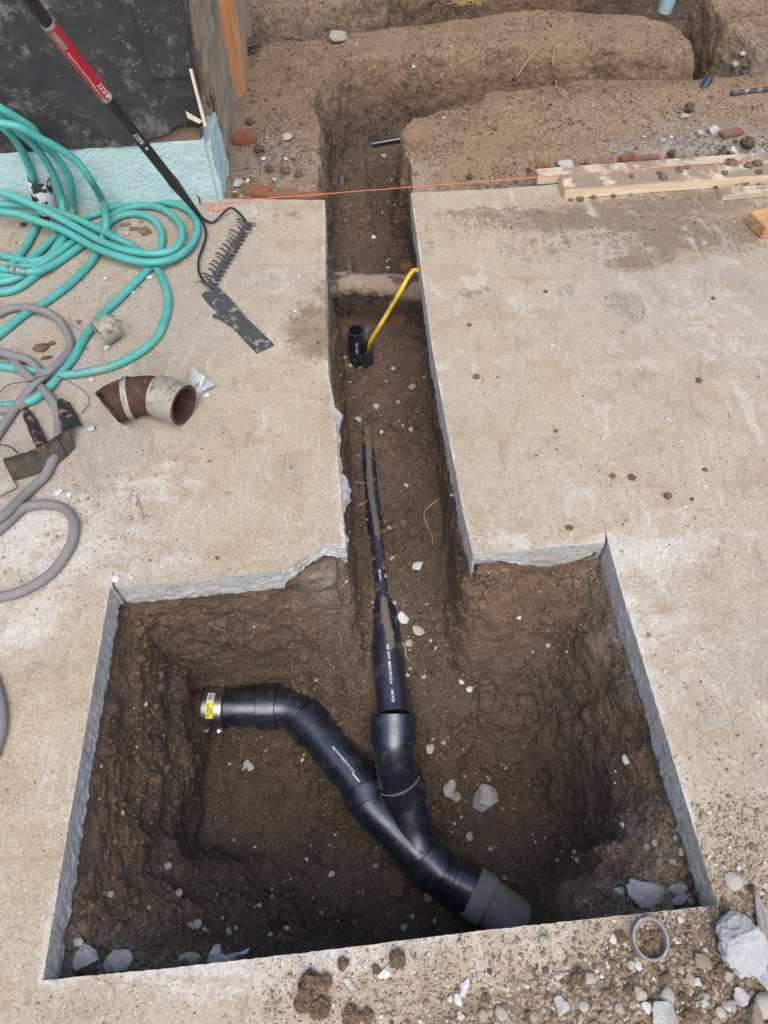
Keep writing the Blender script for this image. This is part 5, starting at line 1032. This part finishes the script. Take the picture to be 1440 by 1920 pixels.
for i,(px,py,w_,k_,m_) in enumerate(sorted(g2_)):
    nmz={'stone':'tan','brownstone':'brown','white_stone':'white','concrete':'grey','soil':'earthy'}[m_]; wh='by the rubble at the lower right' if px>1180 else 'on the near slab below the pit'
    S('rubble_stone' if m_!='soil' else 'soil_clod',px,py,w_,k_,240+i,gpos.get((px,py),f'{ORD[cnt_(nmz+wh)]} small {nmz} stone from the left {wh}'[:200]) if m_!='soil' else ORD[cnt_('soil')]+' small brown clod from the left among rubble at the lower right','stone' if m_!='soil' else 'soil clod','loose stones around the near slab' if (px,py) not in gpos else None,on='s',mat=m_,flat=.7)
# plastic ring
rc=P(1217,1760,.016); t=np.linspace(0,2*np.pi,56)[:-1]; V=[];F=[]; pr=[(.0325,-.009),(.0325,.009),(.0315,.010),(.0285,.010),(.0277,.009),(.0277,-.009)]
Rt=rotm((1,.4,0),.16)
for a in t:
    for (r_,z_) in pr: V.append(Rt@np.array([r_*math.cos(a),r_*1.08*math.sin(a),z_])+rc)
m=len(pr)
for i in range(len(t)):
    j=(i+1)%len(t)
    for k in range(m): l=(k+1)%m; F.append((i*m+k,j*m+k,j*m+l,i*m+l))
tag(obj('plastic_ring',V,F,M['greyring']),'dusty grey plastic pipe ring lying on the near slab','ring')
for i,(px,py) in enumerate(((1208,1752),(1226,1772),(1214,1775),(1228,1752))): S('soil_clod',px,py,22,'clod',280+i,['upper left','lower right','lower left','upper right'][i]+' crumbly clod inside the plastic ring','soil clod','clods inside the plastic ring',on='s',sink=.4)
# torn membrane
def flat_poly(name,pix,z0,z1,mat,label,cat,base=None):
    h0=base; pp=[]
    for a in pix: pp.append(P(a[0],a[1],h0)[:2])
    return tag(obj(name,*prism(pp,h0+z0,h0+z1,.04),M[mat],smooth=False),label,cat)
mb=[]; 
for pts_,hh in (([(388,1805),(392,1790),(402,1773),(411,1770),(414,1782),(419,1790),(428,1795),(432,1802)],-.145),([(424,1790),(440,1786),(452,1786),(468,1778),(462,1788),(448,1798),(432,1803)],-.150),([(396,1812),(440,1800),(452,1806),(400,1822)],-.16)):
    p3=[P(a,b_,hh+.012*math.sin(i*2.1)) for i,(a,b_) in enumerate(pts_)]; c=np.mean(p3,0)+[0,0,.008]; mb.append(thick_sheet(np.vstack([p3,c]),[(i,(i+1)%len(p3),len(p3)) for i in range(len(p3))],.002))
tag(obj('torn_membrane',*merge(mb),M['membrane'],smooth=False),'torn whitish membrane scraps at the bottom slab edge in the pit','membrane')
# bricks
def brick(px,py,w_,h_,d_,ang,label,mat='brick',til=0.,off=.3,group=None):
    p,n=hit(px,py); s=PXSIZE(p); L,W_,H_=w_*s,d_*s,h_*s; bm=bmesh.new(); bmesh.ops.create_cube(bm,size=1); bmesh.ops.subdivide_edges(bm,edges=bm.edges[:],cuts=5,use_grid_fill=True)
    v=np.array([q.co[:] for q in bm.verts]); f=[tuple(x.index for x in q.verts) for q in bm.faces]; bm.free(); v=v*[L,W_,H_]; v*=(1-.12*np.maximum(0,np.abs(v/[L,W_,H_]).sum(1)-1.1))[:,None]; v+=fbm(v+px,55,3)[:,None]*np.array([.004,.004,.003])
    v=v@rotm((1,0,0),til).T@rz(ang).T+p+[0,0,H_*off]; return tag(obj('brick_fragment',v,f,M[mat],smooth=False),label,'brick',group)
brick(461,266,42,16,26,.1,'red brick chunk on the soil near the house corner',off=.5)
brick(485,362,44,12,30,-.45,'tilted red brick piece left of the string line',off=.2); brick(530,368,60,10,22,.05,'flat red brick slab along the slab edge',off=.1); brick(580,370,50,10,20,.1,'dark red brick beside the trench mouth',off=.1)
brick(1195,300,78,7,14,-.05,'long thin red tile lying behind the pine stud'); brick(1172,300,24,10,14,.4,'small red tile fragment left of the long tile'); brick(1180,294,18,8,12,-.5,'upper small red tile fragment by the long tile')
brick(1370,253,42,9,18,.25,'pale red brick piece on the right soil bank'); brick(1018,318,26,12,14,.3,'red brick bit above the left end of the stud'); brick(1140,314,14,9,10,.2,'tiny pinkish brick bit behind the stud')
brick(748,600,28,10,20,-.2,'broken red brick in the trench below the yellow hose',off=.1)
brick(578,1049,18,14,14,.5,'orange brick bit under the broken slab corner'); brick(768,503,30,8,20,.0,'dark brick piece near the top of the yellow hose')
# rocks and clods on the far soil
S('soil_clod',475,95,42,'clod',300,'dark brown clod beside the tan sheathing','soil clod',hpx=36,flat=.8)
S('concrete_chunk',633,78,36,'rock',301,'pinkish grey rock on the long far mound',hpx=30,mat='stone',flat=.8)
S('soil_clod',1385,345,40,'clod',302,'brown clod on the front of the pine stud','soil clod',hpx=24,on='s')
fr_=[(540,262,26,'stone'),(450,350,34,'concrete'),(537,300,12,'white_stone'),(515,340,16,'concrete'),(487,285,30,'clod'),(470,232,24,'clod'),(505,320,26,'clod'),(535,325,26,'clod'),(560,330,22,'clod'),(495,300,14,'white_stone'),(465,340,10,'white_stone'),(1282,221,20,'concrete'),(1310,253,20,'stone'),(1335,248,26,'concrete'),(1258,259,10,'white_stone'),(1242,265,14,'concrete'),(1208,258,7,'white_stone'),(880,332,18,'clod'),(1060,316,40,'concrete'),(1030,324,24,'clod'),(1370,285,32,'concrete'),(1400,270,36,'clod'),(1420,290,30,'concrete'),(1350,290,26,'clod'),(845,89,8,'stone'),(775,125,10,'white_stone'),(1395,100,14,'white_stone'),(1380,120,20,'concrete'),(832,223,8,'white_stone'),(1290,205,30,'clod'),(965,145,16,'clod'),(990,320,12,'clod'),(1100,308,20,'clod'),(1225,300,16,'clod'),(1260,288,24,'clod')]
for i,(px,py,w_,m_) in enumerate(sorted(fr_)):
    k_='clod' if m_=='clod' else ('rock' if m_!='stone' else 'pebble'); left=px<620; w_=w_*.8
    if m_=='concrete' and i%2: m_='stone'
    where='on the soil by the house corner' if left else 'on the excavated soil behind the slab'
    tone={'clod':'brown','stone':'tan','concrete':'grey','white_stone':'white'}[m_]
    S('soil_clod' if k_=='clod' else 'stone',px,py,w_,k_,320+i,f'{ORD[cnt_(tone+where)]} {tone} {"clod" if k_=="clod" else "stone"} from the left {where}','soil clod' if k_=='clod' else 'stone',('stones and clods by the house corner' if left else 'stones and clods on the far soil'),mat=None if k_=='clod' else m_,flat=.7)
# clods along the stud and on it
stt=[(1088,376,14),(1112,372,12),(1150,369,11),(1070,377,9),(1180,362,12),(1210,358,10),(1240,356,10),(1262,352,12),(1290,350,10),(1310,350,12),(1330,347,12),(1340,352,14),(1400,342,16),(1420,345,14),(1435,342,12)]
ORD=['first','second','third','fourth','fifth','sixth','seventh','eighth','ninth','tenth','eleventh','twelfth','thirteenth','fourteenth','fifteenth']
stt.sort()
for i,(px,py,w_) in enumerate(stt): S('soil_clod',px,py,w_,'clod',400+i,ORD[i]+' clod from the left along the front of the pine stud','soil clod','clods along the front of the pine stud',on='s')
for i,(px,py,w_) in enumerate(sorted(((1372,302,26),(1404,308,18),(1421,304,22),(1425,320,14),(1275,316,16),(1290,312,12),(1238,322,12),(1245,330,18),(1185,328,12),(1360,322,14)))):
    p=P(px,py,.045); s=PXSIZE(p)*w_/2; v,f=clod(420+i,4,.3); tag(obj('soil_clod',v*[s*.85,s*.85,s*.45]+p-[0,0,s*.2],f,M['soil'],attrs={'dry':np.full(len(v),.62),'grey':np.zeros(len(v))}),ORD[i]+' clod from the left on top of the pine stud','soil clod','clods on top of the pine stud')
# brown damp heap near the grey hose and broken fibre pieces inside the hose loop
for i,(px,py,w_,h_,l) in enumerate(((80,655,34,26,'reddish brown damp clod inside the grey hose loop'),(98,645,16,12,'small upper lump of the damp clod in the hose loop'),(88,672,28,12,'lower crumbly lump of the damp clod in the hose loop'))):
    S('soil_clod',px,py,w_,'clod',440+i,l,'soil clod',on='s',hpx=h_,flat=.5)
for i,(px,py,w_,h_,l) in enumerate(((236,422,22,14,'flat brown fibreboard crumb with a white rim in the hose loop'),(252,431,20,14,'middle brown fibreboard crumb in the hose loop'),(272,436,26,24,'largest brown fibreboard crumb in the hose loop'),(264,418,10,8,'small brown fibreboard crumb in the hose loop'))):
    v,f=place('',px,py,w_,'rock',450+i,'','',on='s',hpx=h_,flat=.45); tag(obj('board_crumb',v,f,M['bark'],smooth=False),l,'board scrap')
for i,(px,py,w_) in enumerate(((238,440,12),(240,449,8),(263,452,7),(45,424,12),(32,423,5))): S('pebble',px,py,w_,'rock',460+i,['first','second','third'][i]+' pale crumb from the left below the fibreboard pieces' if px>100 else ['','','','brown','tiny white'][i]+' crumb on the bare slab inside the teal coils','pebble','crumbs around the hose loops',on='s',mat='white_stone' if i!=3 else 'rust')
# roots
def root(pp,r,label,lift=.004,group=None):
    q=[]
    for i,a in enumerate(pp):
        p,n=hit(*a); q.append(p+n*lift)
    c=catmull(q,.006); c=c+np.stack([fbm(c,60,2),fbm(c+9,60,2),fbm(c+20,60,2)],-1)*.002
    return tag(obj('root',*tube(c,np.linspace(r,r*.4,len(c)),6),M['root']),label,'root',group)
root([(823,937),(800,955),(795,968),(803,990),(810,1005),(811,1024)],.0028,'pale forked root curling on the right trench wall')
root([(670,950),(684,944),(697,931)],.0025,'short root sticking from the left trench wall'); root([(665,905),(680,907),(693,908)],.002,'upper thin root on the left trench wall')
root([(547,1237),(551,1262),(549,1275),(558,1278),(566,1268),(552,1246)],.0012,'thin pale rootlet hanging above the branch elbow')
root([(401,1174),(414,1179),(427,1182)],.0013,'tiny pale rootlet high on the back wall')
root([(753,1203),(759,1215),(764,1232),(771,1240)],.0030,'reddish thick root beside the straight pipe')
root([(625,607),(640,600),(650,597)],.0013,'thin root left of the cleanout'); root([(648,590),(650,605),(655,612)],.0013,'thin upright rootlet behind the cleanout'); root([(706,622),(708,640),(710,655)],.0011,'thin curved rootlet right of the cleanout')
root([(1038,95),(1036,120),(1042,150),(1045,168),(1060,185)],.005,'long thin root on the far trench wall'); root([(1040,90),(1060,80),(1072,70)],.003,'short upper root on the far mound')
root([(965,150),(985,120),(1005,95)],.006,'dusty root ridge on the far mound'); root([(795,172),(802,185),(806,205)],.002,'fine root on the left far trench wall')
root([(1089,1556),(1093,1575),(1092,1588)],.0009,'hair thin root in the bowl of the pit'); root([(1085,1595),(1100,1605),(1120,1592),(1135,1588)],.0009,'hair thin root at the rim of the bowl')
root([(636,1185),(640,1200),(641,1215)],.0010,'hair thin root on the bank between the pipes'); root([(880,1383),(905,1390),(920,1405),(930,1428),(948,1422)],.0009,'hair thin root on the right pit floor')
# dry straw at the top
gs=[]; g=np.random.default_rng(21)
for i in range(70):
    p,_=hit(870+g.uniform(-22,38),3+g.uniform(-3,8)); a=g.uniform(0,6.28); d=np.array([math.cos(a),math.sin(a),g.uniform(.2,1)])*g.uniform(.02,.05); gs.append(tube(np.array([p,p+d*.5,p+d+[0,0,-.004]]),[.0014,.0012,.0005],4))
tag(obj('straw',*merge(gs),M['grass']),'dry yellow straw on the bank of the far trench','straw',kind='stuff')
# ------------------------------------------------------------------ stuff: grit on the slab and crumbs on the soil
g=np.random.default_rng(99)
slabpoly=pts2[::2]
def scatter(name,pos,nr,size,tone,mat,label,cat,extra=None,squash=.7,seedbase=500):
    base=[]
    for k in range(10):
        d,f=ico(1) if k<6 else ico(2); 
        v,f=rock(seedbase+k,1 if k<6 else 2,9,.10,.10); base.append((v,np.array(f)))
    Vs=[];Fs=[];Ts=[];o=0; q=g.integers(0,6,len(pos)); big=size>np.quantile(size,.93); q[big]=6+g.integers(0,4,big.sum())
    for k in range(10):
        ix=np.where(q==k)[0]
        if not len(ix): continue
        v,f=base[k]; m=len(v); a=g.uniform(0,6.28,len(ix)); c,s=np.cos(a),np.sin(a); sc=size[ix]; asp=g.uniform(.65,1.25,(len(ix),2))
        x=v[None,:,0]*asp[:,:1]; y=v[None,:,1]*asp[:,1:]; z=v[None,:,2]*squash
        X=(x*c[:,None]-y*s[:,None])*sc[:,None]; Y=(x*s[:,None]+y*c[:,None])*sc[:,None]; Z=np.broadcast_to(z,X.shape)*sc[:,None]
        W_=np.stack([X,Y,Z],-1)+pos[ix][:,None]+nr[ix][:,None]*(sc*squash*.45)[:,None,None]
        Vs.append(W_.reshape(-1,3)); Fs.append((f[None]+(np.arange(len(ix))*m)[:,None,None]).reshape(-1,3)+o); Ts.append(np.repeat(tone[ix],m)); o+=len(ix)*m
    V=np.vstack(Vs); T_=np.concatenate(Ts); at={'tone':T_}
    if extra=='soil': at={'dry':T_,'grey':T_*0}
    return tag(obj(name,V,np.vstack(Fs),M[mat],smooth=False,attrs=at),label,cat,kind='stuff')
n=120000; wp=np.column_stack([g.uniform(-1.4,1.8,n),g.uniform(-.15,2.40,n),np.zeros(n)]); wp[90000:,0]=g.uniform(-.25,.85,30000); wp[90000:,1]=g.uniform(-.13,.30,30000)
def B_(px,py,r,s,sy=None): return blob(wp,px,py,0,r,s,sy)
den=.075+np.zeros(n)
for a in((1250,1860,.30,.9,.13),(1400,1800,.12,.8),(900,1880,.35,.40,.07),(600,1870,.30,.32,.06),(200,1890,.3,.25,.05),(1400,1600,.14,.9,.25),(250,1000,.28,.32,.16),(80,1050,.2,.3,.2),(330,840,.25,.15),(150,480,.4,.22,.25),(420,420,.2,.22,.10),(1250,420,.5,.35,.10),(1150,390,.4,.6,.04),(600,620,.08,.35,.15),(600,520,.06,.2,.2),(1200,950,.3,.2,.2),(1330,830,.15,.2),(200,1250,.1,.2),(560,1010,.1,.2,.05),(920,1000,.15,.25,.06),(1180,1100,.1,.2,.2)): den+=B_(*a)
den*=.6+.8*np.clip(fbm(wp,8,3)+.5,0,1.2)
keep=(g.random(n)<np.clip(den,0,1)*.8); sdp=poly_sd(wp[:,0],wp[:,1],slabpoly); keep&=(sdp>.003); wp=wp[keep]; bigz=np.clip(B_(1300,1860,.28,1,.14)+B_(1000,1900,.3,.5,.05)+B_(1400,1600,.12,.5,.2),0,1)
# clods darker where the dirt is
br=np.clip(sum(B_(*a) for a in((1250,420,.5,1,.10),(1150,390,.4,.8,.05),(1300,1860,.3,.25,.15),(600,620,.08,.5))),0,.9)
sz=.0010+g.gamma(1.3,.00060,len(wp))+bigz*g.gamma(.8,.0014,len(wp)); sz=np.minimum(sz,.010); tone=np.where(g.random(len(wp))<.22-.14*bigz,g.uniform(.75,1,len(wp)),g.uniform(.3,.7-.12*bigz,len(wp))); tone=np.where(g.random(len(wp))<br*1.1+.12,g.uniform(0,.3,len(wp)),tone)
wp[:,2]=0; scatter('gravel',wp,np.tile([0,0,1.],(len(wp),1)),sz,tone,'grit','loose grit and small gravel strewn over the slab','gravel')
print('grit',len(wp))
n=100000; xy=np.vstack([np.column_stack([g.uniform(-.63,.60,n//2),g.uniform(.1,.96,n//2)]),np.column_stack([g.uniform(-.06,.25,n//6),g.uniform(.95,3.3,n//6)]),np.column_stack([g.uniform(-.5,2.0,n//3),g.uniform(2.38,4.2,n//3)])])
pos=[];nr=[];keepz=[]
mask=fbm(np.column_stack([xy,np.zeros(len(xy))]),6,3)
for i,(x,y) in enumerate(xy):
    l,nn,_,_=BV.ray_cast(Vector((float(x),float(y),.5)),Vector((0,0,-1)))
    if l is None: continue
    if nn[2]<.28 or (y<2.37 and l[2]>-.087): continue
    if mask[i]+g.uniform(-.5,.5)<-.1: continue
    pos.append(l[:]); nr.append(nn[:])
pos=np.array(pos); nr=np.array(nr); m=len(pos); isd=g.random(m)<.022; far_=pos[:,1]>2.37
sz=.0013+g.gamma(.9,.0014,m)*np.where(far_,.8,1); sz=np.minimum(sz,.014)
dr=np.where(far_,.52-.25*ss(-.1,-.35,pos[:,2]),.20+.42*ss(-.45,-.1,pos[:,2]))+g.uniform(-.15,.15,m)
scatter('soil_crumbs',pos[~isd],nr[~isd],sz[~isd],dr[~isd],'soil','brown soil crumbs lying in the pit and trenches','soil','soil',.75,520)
scatter('fine_gravel',pos[isd],nr[isd],np.minimum(sz[isd],.006),g.uniform(.5,1,isd.sum()),'grit','pale grit flecks scattered over the dug soil','gravel',None,.7,540)
print('crumbs',m,time.time()-T0)
